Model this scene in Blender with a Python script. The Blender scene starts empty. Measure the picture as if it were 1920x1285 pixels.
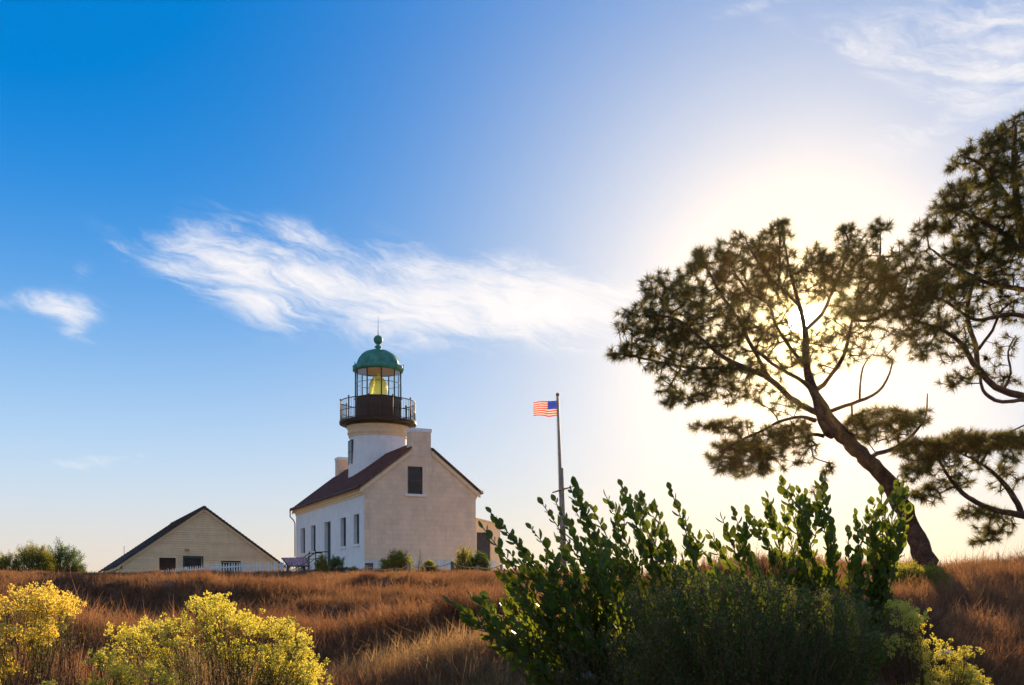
import bpy, math, random
import numpy as np
from mathutils import Vector, Matrix, Quaternion
R = math.radians
rng = np.random.default_rng(7)
random.seed(7)
scene = bpy.context.scene
COL = scene.collection
EYE = 1.6                      # eye height above the ground under the camera
FPX = 2000.0                   # focal length in photo pixels
HX, HY = 960.0, 1130.0         # vanishing centre (eye level)

# ---------------------------------------------------------------- camera
cam = bpy.data.cameras.new('camera'); camo = bpy.data.objects.new('camera', cam); COL.objects.link(camo)
camo.location = (0, 0, EYE); camo.rotation_euler = (R(90), 0, 0)
cam.sensor_width = 36; cam.lens = 36*FPX/1920; cam.shift_y = (HY-642.5)/1920
cam.clip_start = 0.1; cam.clip_end = 6000
scene.camera = camo
scene.view_settings.view_transform = 'Standard'; scene.view_settings.look = 'None'
scene.view_settings.gamma = 1; scene.view_settings.use_curve_mapping = False
scene.view_settings.exposure = 1.0
scene.cycles.max_bounces = 8; scene.cycles.transparent_max_bounces = 16
scene.cycles.diffuse_bounces = 3; scene.cycles.transmission_bounces = 5; scene.cycles.glossy_bounces = 3
scene.cycles.use_denoising = True
scene.cycles.sample_clamp_indirect = 4
scene.cycles.caustics_reflective = False; scene.cycles.caustics_refractive = False

SUN_AZ = math.atan((1497-HX)/FPX); SUN_EL = math.atan((HY-603)/math.hypot(FPX, 1497-HX))
SUN_DIR = Vector((math.sin(SUN_AZ)*math.cos(SUN_EL), math.cos(SUN_AZ)*math.cos(SUN_EL), math.sin(SUN_EL)))
sl = bpy.data.lights.new('sun', 'SUN'); so = bpy.data.objects.new('sun', sl); COL.objects.link(so)
sl.energy = 5.0; sl.angle = R(0.6); sl.color = (1.0, 0.74, 0.42)
so.rotation_euler = SUN_DIR.to_track_quat('Z', 'Y').to_euler(); so.location = (30, 60, 40)

# ---------------------------------------------------------------- node helpers
class S:
    """a socket (or number) with arithmetic"""
    def __init__(s, nt, v): s.nt = nt; s.v = v
    def _m(s, op, *o, clamp=False):
        n = s.nt.nodes.new('ShaderNodeMath'); n.operation = op; n.use_clamp = clamp
        for i, x in enumerate((s,)+o):
            x = x.v if isinstance(x, S) else x
            if isinstance(x, (int, float)): n.inputs[i].default_value = x
            else: s.nt.links.new(x, n.inputs[i])
        return S(s.nt, n.outputs[0])
    def __add__(s, o): return s._m('ADD', o)
    def __sub__(s, o): return s._m('SUBTRACT', o)
    def __mul__(s, o): return s._m('MULTIPLY', o)
    def __truediv__(s, o): return s._m('DIVIDE', o)
    def pow(s, o): return s._m('POWER', o)
    def exp(s): return s._m('EXPONENT')
    def max(s, o): return s._m('MAXIMUM', o)
    def min(s, o): return s._m('MINIMUM', o)
    def atan2(s, o): return s._m('ARCTAN2', o)
    def asin(s): return s._m('ARCSINE')
    def clamp(s): return s._m('ADD', 0.0, clamp=True)
    def step(s, a, b):
        n = s.nt.nodes.new('ShaderNodeMapRange'); n.interpolation_type = 'SMOOTHSTEP'
        s.nt.links.new(s.v, n.inputs[0]); n.inputs[1].default_value = a; n.inputs[2].default_value = b
        return S(s.nt, n.outputs[0])
def lk(nt, a, b):
    a = a.v if isinstance(a, S) else a
    if isinstance(a, (int, float, tuple)): b.default_value = a
    else: nt.links.new(a, b)
def mixc(nt, f, a, b, mode='MIX'):
    n = nt.nodes.new('ShaderNodeMix'); n.data_type = 'RGBA'; n.blend_type = mode
    lk(nt, f, n.inputs[0])
    for x, i in ((a, 6), (b, 7)):
        if isinstance(x, tuple): n.inputs[i].default_value = (*x[:3], 1)
        else: nt.links.new(x.v if isinstance(x, S) else x, n.inputs[i])
    return S(nt, n.outputs[2])
def noise(nt, vec, scale, detail=4, rough=0.5, dist=0.0):
    n = nt.nodes.new('ShaderNodeTexNoise'); n.inputs['Scale'].default_value = scale
    n.inputs['Detail'].default_value = detail; n.inputs['Roughness'].default_value = rough
    n.inputs['Distortion'].default_value = dist
    if vec is not None: nt.links.new(vec.v if isinstance(vec, S) else vec, n.inputs['Vector'])
    return S(nt, n.outputs[0])
def comb(nt, x, y, z):
    n = nt.nodes.new('ShaderNodeCombineXYZ')
    for i, a in enumerate((x, y, z)): lk(nt, a, n.inputs[i])
    return S(nt, n.outputs[0])

# ---------------------------------------------------------------- world / sky
def build_world():
    w = bpy.data.worlds.new('World'); scene.world = w; w.use_nodes = True
    nt = w.node_tree; nt.nodes.clear()
    out = nt.nodes.new('ShaderNodeOutputWorld'); bg = nt.nodes.new('ShaderNodeBackground')
    nt.links.new(bg.outputs[0], out.inputs[0])
    sky = nt.nodes.new('ShaderNodeTexSky'); sky.sky_type = 'NISHITA'; sky.sun_disc = False
    sky.sun_elevation = SUN_EL; sky.sun_rotation = SUN_AZ
    sky.air_density = 1.0; sky.dust_density = 0.6; sky.ozone_density = 1.5; sky.altitude = 100
    tc = nt.nodes.new('ShaderNodeTexCoord'); sep = nt.nodes.new('ShaderNodeSeparateXYZ')
    nt.links.new(tc.outputs['Generated'], sep.inputs[0])
    x, y, z = (S(nt, sep.outputs[i]) for i in range(3))
    U = 1.0/(0.085*2**scene.view_settings.exposure)          # radiance that shows as white
    def vop(op, a_, b_):
        n = nt.nodes.new('ShaderNodeVectorMath'); n.operation = op
        for i, q in enumerate((a_, b_)):
            if isinstance(q, tuple): n.inputs[i].default_value = q
            else: nt.links.new(q.v if isinstance(q, S) else q, n.inputs[i])
        return S(nt, n.outputs[0])
    col = vop('MULTIPLY', sky.outputs[0], (0.004, 0.80, 1.45))
    col0 = col
    # angular coordinates in "photo pixel" like units: azimuth and elevation in degrees
    az = x.atan2(y) * (180/math.pi); el = z.asin() * (180/math.pi)
    def A(px, py):
        u, v = (px-HX)/FPX, (HY-py)/FPX
        return math.degrees(math.atan(u)), math.degrees(math.atan(v/math.hypot(1, u)))
    # aureole round the sun
    dp = nt.nodes.new('ShaderNodeVectorMath'); dp.operation = 'DOT_PRODUCT'
    nt.links.new(tc.outputs['Generated'], dp.inputs[0]); dp.inputs[1].default_value = SUN_DIR
    ang = S(nt, dp.outputs['Value'])._m('ARCCOSINE') * (180/math.pi)
    capc = mixc(nt, el.step(6.0, 30.0), (0.0*U, 0.325*U, 0.84*U), (0.0*U, 0.215*U, 0.68*U))
    col = vop('MINIMUM', col0, capc)
    ga = (ang*ang*(-1/15.3**2)).exp()*0.95
    el0 = el.max(0.0)
    gb = (el0*el0*(-1/12.0**2)).exp()*0.87
    wv = (((ga*-1.0+1.0)*(gb*-1.0+1.0))*-1.0+0.985).max(0.0)
    g1 = (ang*ang*(-1/8.0**2)).exp() * (0.22*U)
    g3 = (ang*(-1/1.1)).exp() * (2.6*U)
    disc = ang._m('LESS_THAN', 0.5) * (40.0*U)
    def scaled(c, f):
        n = nt.nodes.new('ShaderNodeVectorMath'); n.operation = 'SCALE'; n.inputs[0].default_value = c
        lk(nt, f, n.inputs['Scale']); return S(nt, n.outputs[0])
    def vadd(a, b):
        n = nt.nodes.new('ShaderNodeVectorMath'); n.operation = 'ADD'
        nt.links.new(a.v, n.inputs[0]); nt.links.new(b.v, n.inputs[1]); return S(nt, n.outputs[0])
    lowf = (el0*el0*(-1/5.0**2)).exp()
    nearc = mixc(nt, (ang*ang*(-1/26.0**2)).exp(), (1.0*U, 0.77*U, 0.53*U), (1.02*U, 0.86*U, 0.50*U))
    pale = mixc(nt, lowf, (0.86*U, 0.985*U, 1.0*U), nearc)
    pale = mixc(nt, (ang*ang*(-1/24.0**2)).exp()*0.9, pale, mixc(nt, lowf, (1.02*U, 0.925*U, 0.84*U), (1.04*U, 0.88*U, 0.60*U)))
    pale = mixc(nt, (ang*ang*(-1/4.4**2)).exp(), pale, (1.3*U, 1.0*U, 0.50*U))
    col = mixc(nt, wv, col, pale)
    gw = mixc(nt, lowf, (1.0, 0.84, 0.68), (1.0, 0.74, 0.30))
    gn = nt.nodes.new('ShaderNodeVectorMath'); gn.operation = 'SCALE'; nt.links.new(gw.v, gn.inputs[0]); lk(nt, g1, gn.inputs['Scale'])
    col = vadd(col, S(nt, gn.outputs[0]))
    col = vadd(col, scaled((1.0, 0.72, 0.32), g3))
    col = vadd(col, scaled((1.0, 0.85, 0.55), disc))
    # clouds
    pos = comb(nt, az*0.1, el*0.1, 0.0)
    warp = noise(nt, comb(nt, az*0.05+3.1, el*0.12, 1.0), 3.0, 5, 0.55)
    warp2 = noise(nt, comb(nt, az*0.05+9.1, el*0.12, 4.0), 3.0, 5, 0.55)
    wx = az + (warp-0.5)*3.0; wy = el + (warp2-0.5)*2.6
    # streaks run gently downwards to the right
    st = comb(nt, (wx + wy*0.6)*0.11, (wy + wx*0.28)*0.42, 0.0)
    n1 = noise(nt, st, 1.6, 8, 0.62, 0.6)
    n2 = noise(nt, st, 5.5, 6, 0.6, 0.8)
    dens = n1*0.68 + n2*0.32
    m = None
    def blob(px, py, rx, ry, tilt, s):
        nonlocal m
        a0, e0 = A(px, py); k = 57.3/FPX
        ax = az - a0; ey = el - e0; c, t = math.cos(R(tilt)), math.sin(R(tilt))
        u = (ax*c + ey*t)/(rx*k); v = (ey*c - ax*t)/(ry*k)
        q = (u*u + v*v)*-1.0
        g = q.exp()*s
        m = g if m is None else m + g
    for b in [(450, 540, 150, 50, -10, .6), (400, 478, 200, 22, -10, .45), (480, 580, 60, 52, -20, .55), (640, 540, 200, 80, -9, .75), (810, 560, 130, 80, -5, .6), (980, 565, 140, 70, -4, .8), (1100, 585, 150, 58, -3, .65), (900, 600, 260, 34, -4, .35),
              (600, 455, 190, 28, -10, .4), (310, 500, 100, 12, -15, .6), (350, 420, 90, 16, -12, .25), (105, 577, 66, 26, -4, 1.0), (138, 615, 18, 34, -40, .4), (170, 645, 40, 8, -18, .3), (0, 565, 30, 14, 0, .3),
              (130, 872, 75, 11, 0, .6), (215, 858, 55, 11, 0, .7), (150, 510, 24, 20, 0, .25),
              (1745, 235, 120, 36, 14, .62), (1890, 150, 100, 80, -30, .45), (1880, 40, 240, 130, -10, .38), (1600, 60, 260, 26, -12, .26), (1420, 8, 70, 10, 5, .45), (1650, 120, 160, 20, -22, .32)]:
        blob(*b)
    n4 = noise(nt, comb(nt, (wx + wy*0.5)*0.05, (wy + wx*0.2)*0.16, 7.0), 2.2, 7, 0.6, 1.2)
    edge = ((dens-0.5)*3.6 + (n4-0.5)*3.0)*((m*2.5).min(1.0)) + m*1.35
    cl = edge.step(0.15, 2.15)
    # outside the view: thin cirrus, thickened to add fill light on the walls
    n3 = noise(nt, comb(nt, x*1.2/(z.max(0.06)), y*0.5/(z.max(0.06)), 2.0), 1.1, 8, 0.6, 0.7)
    far = ((az*az).step(900.0, 2500.0)) * n3.step(0.44, 0.74) * el.step(3.0, 14.0) * 0.75
    cl = (cl*0.93).max(far)
    col = mixc(nt, cl, col, (1.05*U, 1.0*U, 0.98*U))
    lk(nt, col, bg.inputs['Color']); bg.inputs['Strength'].default_value = 0.085
build_world()

# ---------------------------------------------------------------- materials
def mat(name, color, rough=0.8, var=0.15, vscale=3.0, bump=0.0, bscale=20.0, metallic=0.0, transl=0.0, tcol=None, island=0.0, extra=None, spec=0.3, coord='Object'):
    m = bpy.data.materials.new(name); m.use_nodes = True; nt = m.node_tree
    b = nt.nodes['Principled BSDF']; out = nt.nodes['Material Output']
    b.inputs['Roughness'].default_value = rough; b.inputs['Metallic'].default_value = metallic
    b.inputs['Specular IOR Level'].default_value = spec
    tc = nt.nodes.new('ShaderNodeTexCoord'); vec = tc.outputs[coord]
    n = noise(nt, vec, vscale, 6, 0.6)
    dark = tuple(c*(1-var) for c in color); light = tuple(min(1, c*(1+var)) for c in color)
    c = mixc(nt, n.step(0.3, 0.7), dark, light)
    if island:
        g = nt.nodes.new('ShaderNodeNewGeometry'); ri = S(nt, g.outputs['Random Per Island'])
        oi = nt.nodes.new('ShaderNodeObjectInfo'); ro = S(nt, oi.outputs['Random'])
        f = (ri + ro)._m('FRACT')
        hs = nt.nodes.new('ShaderNodeHueSaturation'); nt.links.new(c.v, hs.inputs['Color'])
        lk(nt, f*(2*island) + (1-island), hs.inputs['Value'])
        lk(nt, ri*0.06*min(1, island*2)+(0.5-0.03*min(1, island*2)), hs.inputs['Hue'])
        c = S(nt, hs.outputs[0])
    if extra: c = extra(nt, vec, c)
    lk(nt, c, b.inputs['Base Color'])
    if bump:
        bn = nt.nodes.new('ShaderNodeBump'); bn.inputs['Strength'].default_value = bump; bn.inputs['Distance'].default_value = 0.02
        lk(nt, noise(nt, vec, bscale, 6, 0.65), bn.inputs['Height']); nt.links.new(bn.outputs[0], b.inputs['Normal'])
    if transl:
        t = nt.nodes.new('ShaderNodeBsdfTranslucent'); mx = nt.nodes.new('ShaderNodeMixShader'); mx.inputs[0].default_value = transl
        if tcol:
            tn = mixc(nt, 0.75, c, tcol); lk(nt, tn, t.inputs['Color'])
        else: lk(nt, c, t.inputs['Color'])
        nt.links.new(b.outputs[0], mx.inputs[1]); nt.links.new(t.outputs[0], mx.inputs[2]); nt.links.new(mx.outputs[0], out.inputs[0])
    return m

def stain(amount=0.25, col=(0.35, 0.27, 0.18)):
    def f(nt, vec, c):
        mp = nt.nodes.new('ShaderNodeMapping'); mp.inputs['Scale'].default_value = (1.6, 1.6, 0.35); nt.links.new(vec, mp.inputs[0])
        n = noise(nt, mp.outputs[0], 1.3, 8, 0.7)
        return mixc(nt, n.step(0.5, 0.8)*amount, c, col)
    return f
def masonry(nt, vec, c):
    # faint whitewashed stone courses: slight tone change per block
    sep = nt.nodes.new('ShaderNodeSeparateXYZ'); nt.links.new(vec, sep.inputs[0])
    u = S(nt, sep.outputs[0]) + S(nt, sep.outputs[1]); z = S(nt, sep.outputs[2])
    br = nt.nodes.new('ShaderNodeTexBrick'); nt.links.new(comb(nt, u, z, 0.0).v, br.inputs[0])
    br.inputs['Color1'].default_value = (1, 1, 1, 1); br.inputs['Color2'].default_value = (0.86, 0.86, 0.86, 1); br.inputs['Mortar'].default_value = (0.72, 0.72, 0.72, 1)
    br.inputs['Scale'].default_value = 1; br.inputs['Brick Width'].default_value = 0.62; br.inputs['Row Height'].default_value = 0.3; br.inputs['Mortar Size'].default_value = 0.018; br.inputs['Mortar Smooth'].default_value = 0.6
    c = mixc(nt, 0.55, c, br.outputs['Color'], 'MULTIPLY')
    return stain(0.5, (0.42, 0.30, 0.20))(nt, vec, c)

M = {}
M['wall'] = mat('bounce_tinted_masonry', (0.90, 0.63, 0.43), 0.9, 0.07, 1.2, 0.5, 9, extra=masonry)  # base colour warmed to carry bounce light on the gable; side walls stay white
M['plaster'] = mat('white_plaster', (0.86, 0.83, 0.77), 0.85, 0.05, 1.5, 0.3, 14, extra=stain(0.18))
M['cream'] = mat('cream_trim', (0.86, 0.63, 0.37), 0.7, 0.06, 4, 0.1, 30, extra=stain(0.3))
M['roof'] = mat('dark_red_roof', (0.115, 0.034, 0.028), 0.85, 0.35, 2.5, 0.5, 25)
M['shingle'] = mat('grey_shingle', (0.05, 0.045, 0.05), 0.9, 0.3, 3, 0.5, 25)
M['copper'] = mat('green_copper', (0.02, 0.24, 0.17), 0.5, 0.35, 2.0, 0.25, 12, metallic=0.15, extra=stain(0.45, (0.01, 0.09, 0.08)))
M['iron'] = mat('black_iron', (0.014, 0.011, 0.013), 0.6, 0.3, 6, 0.1, 30, metallic=0.3)
M['drum'] = mat('dark_drum', (0.03, 0.014, 0.018), 0.45, 0.3, 3, 0.1, 20)
M['darkglass'] = mat('dark_window_glass', (0.010, 0.012, 0.022), 0.25, 0.3, 1.5, spec=0.25)
M['sash'] = mat('dark_sash', (0.03, 0.035, 0.05), 0.6, 0.2, 5)
M['greendoor'] = mat('dark_green_paint', (0.015, 0.045, 0.045), 0.5, 0.2, 5, 0.1)
M['browndoor'] = mat('dark_brown_board', (0.05, 0.025, 0.02), 0.7, 0.3, 5, 0.2)
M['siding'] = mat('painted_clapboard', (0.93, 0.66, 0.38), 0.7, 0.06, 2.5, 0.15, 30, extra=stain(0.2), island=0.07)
M['picket'] = mat('white_picket', (0.80, 0.77, 0.70), 0.7, 0.1, 6, 0.2, 30, island=0.08)
M['wood'] = mat('weathered_wood', (0.16, 0.12, 0.09), 0.9, 0.3, 8, 0.4, 30)
M['palewood'] = mat('pale_post_wood', (0.38, 0.28, 0.18), 0.9, 0.3, 8, 0.4, 30)
M['rope'] = mat('hemp_rope', (0.45, 0.34, 0.22), 0.95, 0.2, 30, 0.5, 80)
M['mast'] = mat('grey_mast_paint', (0.26, 0.24, 0.21), 0.6, 0.15, 5, 0.1)
M['yard'] = mat('brown_yard_wood', (0.22, 0.13, 0.08), 0.8, 0.2, 8, 0.2)
def barkx(nt, vec, c):
    mp = nt.nodes.new('ShaderNodeMapping'); mp.inputs['Scale'].default_value = (9, 9, 3.2); nt.links.new(vec, mp.inputs[0])
    v = nt.nodes.new('ShaderNodeTexVoronoi'); v.feature = 'DISTANCE_TO_EDGE'; nt.links.new(mp.outputs[0], v.inputs['Vector'])
    return mixc(nt, S(nt, v.outputs[0]).step(0.0, 0.13), (0.03, 0.018, 0.012), c)
M['bark'] = mat('pine_bark', (0.17, 0.085, 0.05), 0.95, 0.5, 4.5, 1.0, 16, extra=barkx)
M['twig'] = mat('pine_twig', (0.10, 0.055, 0.032), 0.95, 0.3, 6, island=0.2)
M['needle'] = mat('pine_needles', (0.06, 0.065, 0.016), 0.55, 0.3, 1.2, transl=0.45, tcol=(0.30, 0.24, 0.035), island=0.35)
M['cone'] = mat('pine_cone', (0.07, 0.035, 0.02), 0.9, 0.3, 20, 0.5, 60)
M['leaf'] = mat('berry_leaf', (0.058, 0.088, 0.022), 0.42, 0.25, 3, transl=0.5, tcol=(0.30, 0.35, 0.02), island=0.35, spec=0.3)
M['stem'] = mat('shrub_stem', (0.13, 0.065, 0.04), 0.9, 0.3, 8)
M['brush'] = mat('coyote_leaf', (0.06, 0.08, 0.02), 0.6, 0.3, 3, transl=0.42, tcol=(0.22, 0.25, 0.02), island=0.4)
M['flower'] = mat('yellow_bloom', (0.60, 0.52, 0.12), 0.8, 0.25, 5, transl=0.55, tcol=(0.85, 0.70, 0.07), island=0.3)
M['paleflower'] = mat('cream_bloom', (0.66, 0.52, 0.13), 0.8, 0.2, 5, transl=0.58, tcol=(0.95, 0.68, 0.08), island=0.3)
M['seed'] = mat('olive_seed_heads', (0.20, 0.17, 0.08), 0.8, 0.2, 5, transl=0.4, tcol=(0.35, 0.28, 0.08), island=0.3)
M['bush'] = mat('bush_leaf', (0.14, 0.15, 0.03), 0.7, 0.3, 2, transl=0.5, tcol=(0.55, 0.48, 0.04), island=0.4)
M['gbush'] = mat('green_bush_leaf', (0.05, 0.095, 0.03), 0.7, 0.3, 2, transl=0.4, tcol=(0.18, 0.28, 0.03), island=0.4)
M['scrub'] = mat('scrub_leaf', (0.075, 0.042, 0.026), 0.8, 0.3, 2, transl=0.3, tcol=(0.2, 0.09, 0.03), island=0.4)
M['rock'] = mat('pale_rock', (0.36, 0.36, 0.38), 0.9, 0.2, 4, 0.6, 10)
M['sign'] = mat('sign_frame', (0.10, 0.05, 0.035), 0.7, 0.2, 5)

def grassmat(name, c1, c2, c3, transl, tc_):
    m = bpy.data.materials.new(name); m.use_nodes = True; nt = m.node_tree
    b = nt.nodes['Principled BSDF']; out = nt.nodes['Material Output']; b.inputs['Roughness'].default_value = 0.85
    b.inputs['Specular IOR Level'].default_value = 0.15
    g = nt.nodes.new('ShaderNodeNewGeometry'); oi = nt.nodes.new('ShaderNodeObjectInfo')
    ri = S(nt, g.outputs['Random Per Island']); ro = S(nt, oi.outputs['Random'])
    pos = g.outputs['Position']
    n = noise(nt, pos, 0.35, 5, 0.6); n2 = noise(nt, pos, 1.7, 4, 0.6)
    c = mixc(nt, n.step(0.38, 0.62), c1, c2)
    c = mixc(nt, (n2*0.6+ro*0.4).step(0.45, 0.75), c, c3)
    hs = nt.nodes.new('ShaderNodeHueSaturation'); nt.links.new(c.v, hs.inputs['Color'])
    lk(nt, (ri*0.9+0.5)*(ro*0.7+0.65), hs.inputs['Value']); lk(nt, ro*0.03+0.485, hs.inputs['Hue']); c = S(nt, hs.outputs[0])
    lk(nt, c, b.inputs['Base Color'])
    t = nt.nodes.new('ShaderNodeBsdfTranslucent'); mx = nt.nodes.new('ShaderNodeMixShader'); mx.inputs[0].default_value = transl
    lk(nt, mixc(nt, 0.5, c, tc_), t.inputs['Color'])
    nt.links.new(b.outputs[0], mx.inputs[1]); nt.links.new(t.outputs[0], mx.inputs[2]); nt.links.new(mx.outputs[0], out.inputs[0])
    return m
M['dry'] = grassmat('dry_brush', (0.25, 0.11, 0.058), (0.33, 0.17, 0.085), (0.11, 0.05, 0.036), 0.42, (0.56, 0.27, 0.10))
M['dryscrub'] = grassmat('dead_scrub', (0.17, 0.075, 0.045), (0.24, 0.12, 0.065), (0.09, 0.045, 0.035), 0.35, (0.45, 0.20, 0.08))
M['straw'] = grassmat('straw_grass', (0.36, 0.22, 0.11), (0.46, 0.30, 0.14), (0.24, 0.13, 0.07), 0.42, (0.62, 0.36, 0.12))
M['greengrass'] = grassmat('green_mound', (0.07, 0.11, 0.02), (0.10, 0.13, 0.025), (0.05, 0.07, 0.02), 0.5, (0.35, 0.36, 0.03))

# ---------------------------------------------------------------- object helpers
def P(px, py, d): return Vector(((px-HX)/FPX*d, d, EYE+(HY-py)/FPX*d))
def tag(o, label=None, cat=None, group=None, kind=None):
    if label: o['label'] = label
    if cat: o['category'] = cat
    if group: o['group'] = group
    if kind: o['kind'] = kind
    return o
def empty(name, loc, label, cat, group=None):
    o = bpy.data.objects.new(name, None); COL.objects.link(o); o.location = loc; o.empty_display_size = 0.3
    bpy_upd.append(o)
    return tag(o, label, cat, group)
bpy_upd = []
def inst(name, me, parent=None, mw=None):
    """link an object for mesh me whose coordinates are world unless mw gives its world matrix"""
    o = bpy.data.objects.new(name, me); COL.objects.link(o)
    w = mw if mw is not None else Matrix.Identity(4)
    if parent is not None:
        o.parent = parent
        pw = WM[parent.name] if parent.name in WM else Matrix.Translation(parent.location)
        o.matrix_parent_inverse = Matrix.Identity(4)
        o.matrix_basis = pw.inverted() @ w
        WM[o.name] = w.copy()
    else:
        o.matrix_basis = w; WM[o.name] = w.copy()
    return o
WM = {}
class MB:
    def __init__(s): s.v = []; s.f = []; s.m = []; s.sm = []
    def add(s, vs, fs, mi=0, smooth=False):
        k = len(s.v); s.v.extend([tuple(v) for v in vs]); s.f.extend([tuple(i+k for i in f) for f in fs])
        s.m.extend([mi]*len(fs)); s.sm.extend([smooth]*len(fs)); return s
    def box(s, o, u, v, w, mi=0):
        """box from corner o with edge vectors u v w"""
        o, u, v, w = map(Vector, (o, u, v, w))
        p = [o, o+u, o+u+v, o+v, o+w, o+u+w, o+u+v+w, o+v+w]
        fs = [(0, 3, 2, 1), (4, 5, 6, 7), (0, 1, 5, 4), (1, 2, 6, 5), (2, 3, 7, 6), (3, 0, 4, 7)]
        if u.cross(v).dot(w) < 0: fs = [f[::-1] for f in fs]
        return s.add(p, fs, mi)
    def quad(s, a, b, c, d, mi=0): return s.add([a, b, c, d], [(0, 1, 2, 3)], mi)
    def tube(s, pts, rad, n=6, mi=0, smooth=True, cap=True):
        pts = [Vector(p) for p in pts]; rings = []
        if not hasattr(rad, '__len__'): rad = [rad]*len(pts)
        up = Vector((0.31, 0.17, 0.93))
        vs = []; fs = []
        for i, p in enumerate(pts):
            t = (pts[min(i+1, len(pts)-1)]-pts[max(i-1, 0)])
            if t.length < 1e-9: t = Vector((0, 0, 1))
            t.normalize(); a = t.cross(up)
            if a.length < 1e-3: a = t.cross(Vector((1, 0, 0)))
            a.normalize(); b = t.cross(a)
            for k in range(n):
                q = 2*math.pi*k/n; vs.append(p+(a*math.cos(q)+b*math.sin(q))*rad[i])
        for i in range(len(pts)-1):
            for k in range(n):
                k2 = (k+1) % n; fs.append((i*n+k, i*n+k2, (i+1)*n+k2, (i+1)*n+k))
        if cap and n > 2: fs.append(tuple(range(n))[::-1]); fs.append(tuple((len(pts)-1)*n+k for k in range(n)))
        return s.add(vs, fs, mi, smooth)
    def lathe(s, c, prof, n=32, mi=0, smooth=True, ang0=0.0, cap=False):
        c = Vector(c); vs = []; fs = []
        for r, z in prof:
            for k in range(n):
                q = 2*math.pi*k/n+ang0; vs.append(c+Vector((r*math.cos(q), r*math.sin(q), z)))
        for i in range(len(prof)-1):
            for k in range(n):
                k2 = (k+1) % n; fs.append((i*n+k, i*n+k2, (i+1)*n+k2, (i+1)*n+k))
        if cap: fs.append(tuple((len(prof)-1)*n+k for k in range(n)))
        return s.add(vs, fs, mi, smooth)
    def mesh(s, name, mats):
        me = bpy.data.meshes.new(name); me.from_pydata(s.v, [], s.f)
        for m in (mats if isinstance(mats, (list, tuple)) else [mats]): me.materials.append(m)
        me.polygons.foreach_set('material_index', s.m); me.polygons.foreach_set('use_smooth', s.sm); me.update()
        return me
    def build(s, name, mats, parent=None): return inst(name, s.mesh(name, mats), parent)
def np_mesh(name, V, F, mats, mi=None, smooth=False):
    """V (n,3), F (m,3) arrays"""
    V = np.asarray(V, dtype=np.float32).reshape(-1, 3); F = np.asarray(F, dtype=np.int32)
    k = F.shape[1]
    me = bpy.data.meshes.new(name); me.vertices.add(len(V)); me.vertices.foreach_set('co', V.ravel())
    me.loops.add(F.size); me.loops.foreach_set('vertex_index', F.ravel())
    me.polygons.add(len(F)); me.polygons.foreach_set('loop_start', np.arange(0, F.size, k, dtype=np.int32))
    for m in (mats if isinstance(mats, (list, tuple)) else [mats]): me.materials.append(m)
    if mi is not None: me.polygons.foreach_set('material_index', np.asarray(mi, dtype=np.int32))
    me.update(); me.validate()
    if smooth: me.polygons.foreach_set('use_smooth', np.ones(len(F), dtype=bool))
    return me
def unit(a): return a/np.maximum(np.linalg.norm(a, axis=-1, keepdims=True), 1e-9)

# ---------------------------------------------------------------- terrain
def sst(a, b, x): t = np.clip((x-a)/(b-a), 0, 1); return t*t*(3-2*t)
LP = np.array([(-400, -6), (-40, -3.2), (0, -1.6), (5, -1.5), (10, -1.12), (20, -0.55), (35, 0.42), (48, 1.18), (58, 1.55), (70, 1.62), (95, 1.5), (140, -0.5), (400, -20), (3000, -200)])
RP = np.array([(-400, -6), (-40, -3.2), (0, -1.6), (5, -1.4), (10, -0.85), (16, -0.05), (22, 0.46), (28, 0.5), (40, 0.5), (60, 0.7), (95, 0.5), (140, -1.0), (400, -20), (3000, -200)])
_ph = rng.uniform(0, 6.28, 24)
def wav(x, y):
    s = 0
    for i, (fx, fy, a) in enumerate([(0.25, 0.55, .16), (0.5, 0.9, .10), (0.9, 1.7, .06), (1.7, 2.3, .035), (-0.35, 0.75, .10), (-0.8, 1.2, .06)]):
        s = s + a*np.sin(fx*x+fy*y+_ph[i]+0.6*np.sin(0.31*x*(i+1)*.5+_ph[i+8]))
    return s
_mr = np.random.default_rng(91)
MOUNDS = []
for _ in range(130):
    _d = 8+36*_mr.uniform()**.8; _u = _mr.uniform(-.6, .55)
    if (_u > .05 and _d > 17) or _d > 26: continue
    _s = .55+_d*.035; MOUNDS.append((_u*_d, _d, _s*_mr.uniform(1.0, 2.4), _s*_mr.uniform(.45, .8), _mr.uniform(.25, .55)*(1-.6*max(0, (_d-34)/10))))
def terr(x, y):
    x = np.asarray(x, float); y = np.asarray(y, float)
    l = np.interp(y, LP[:, 0], LP[:, 1]); r = np.interp(y, RP[:, 0], RP[:, 1])
    t = sst(0.3, 4.8, x-0.03*y)
    z = l*(1-t)+r*t
    z = z - sst(-10, -17, x)*sst(58, 71, y)*1.15
    d = np.hypot(x, y)
    w = wav(x, y)*sst(3, 9, d)*(1-0.88*sst(28, 44, d))*(1-sst(90, 200, d))
    for (cx, cy, rx, ry, h) in MOUNDS:
        w = w + h*np.exp(-((x-cx)/rx)**2-((y-cy)/ry)**2)
    return EYE+z+w
def T(x, y): return float(terr(x, y))
def on(px, d): x = (px-HX)/FPX*d; return Vector((x, d, T(x, d)))

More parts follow.
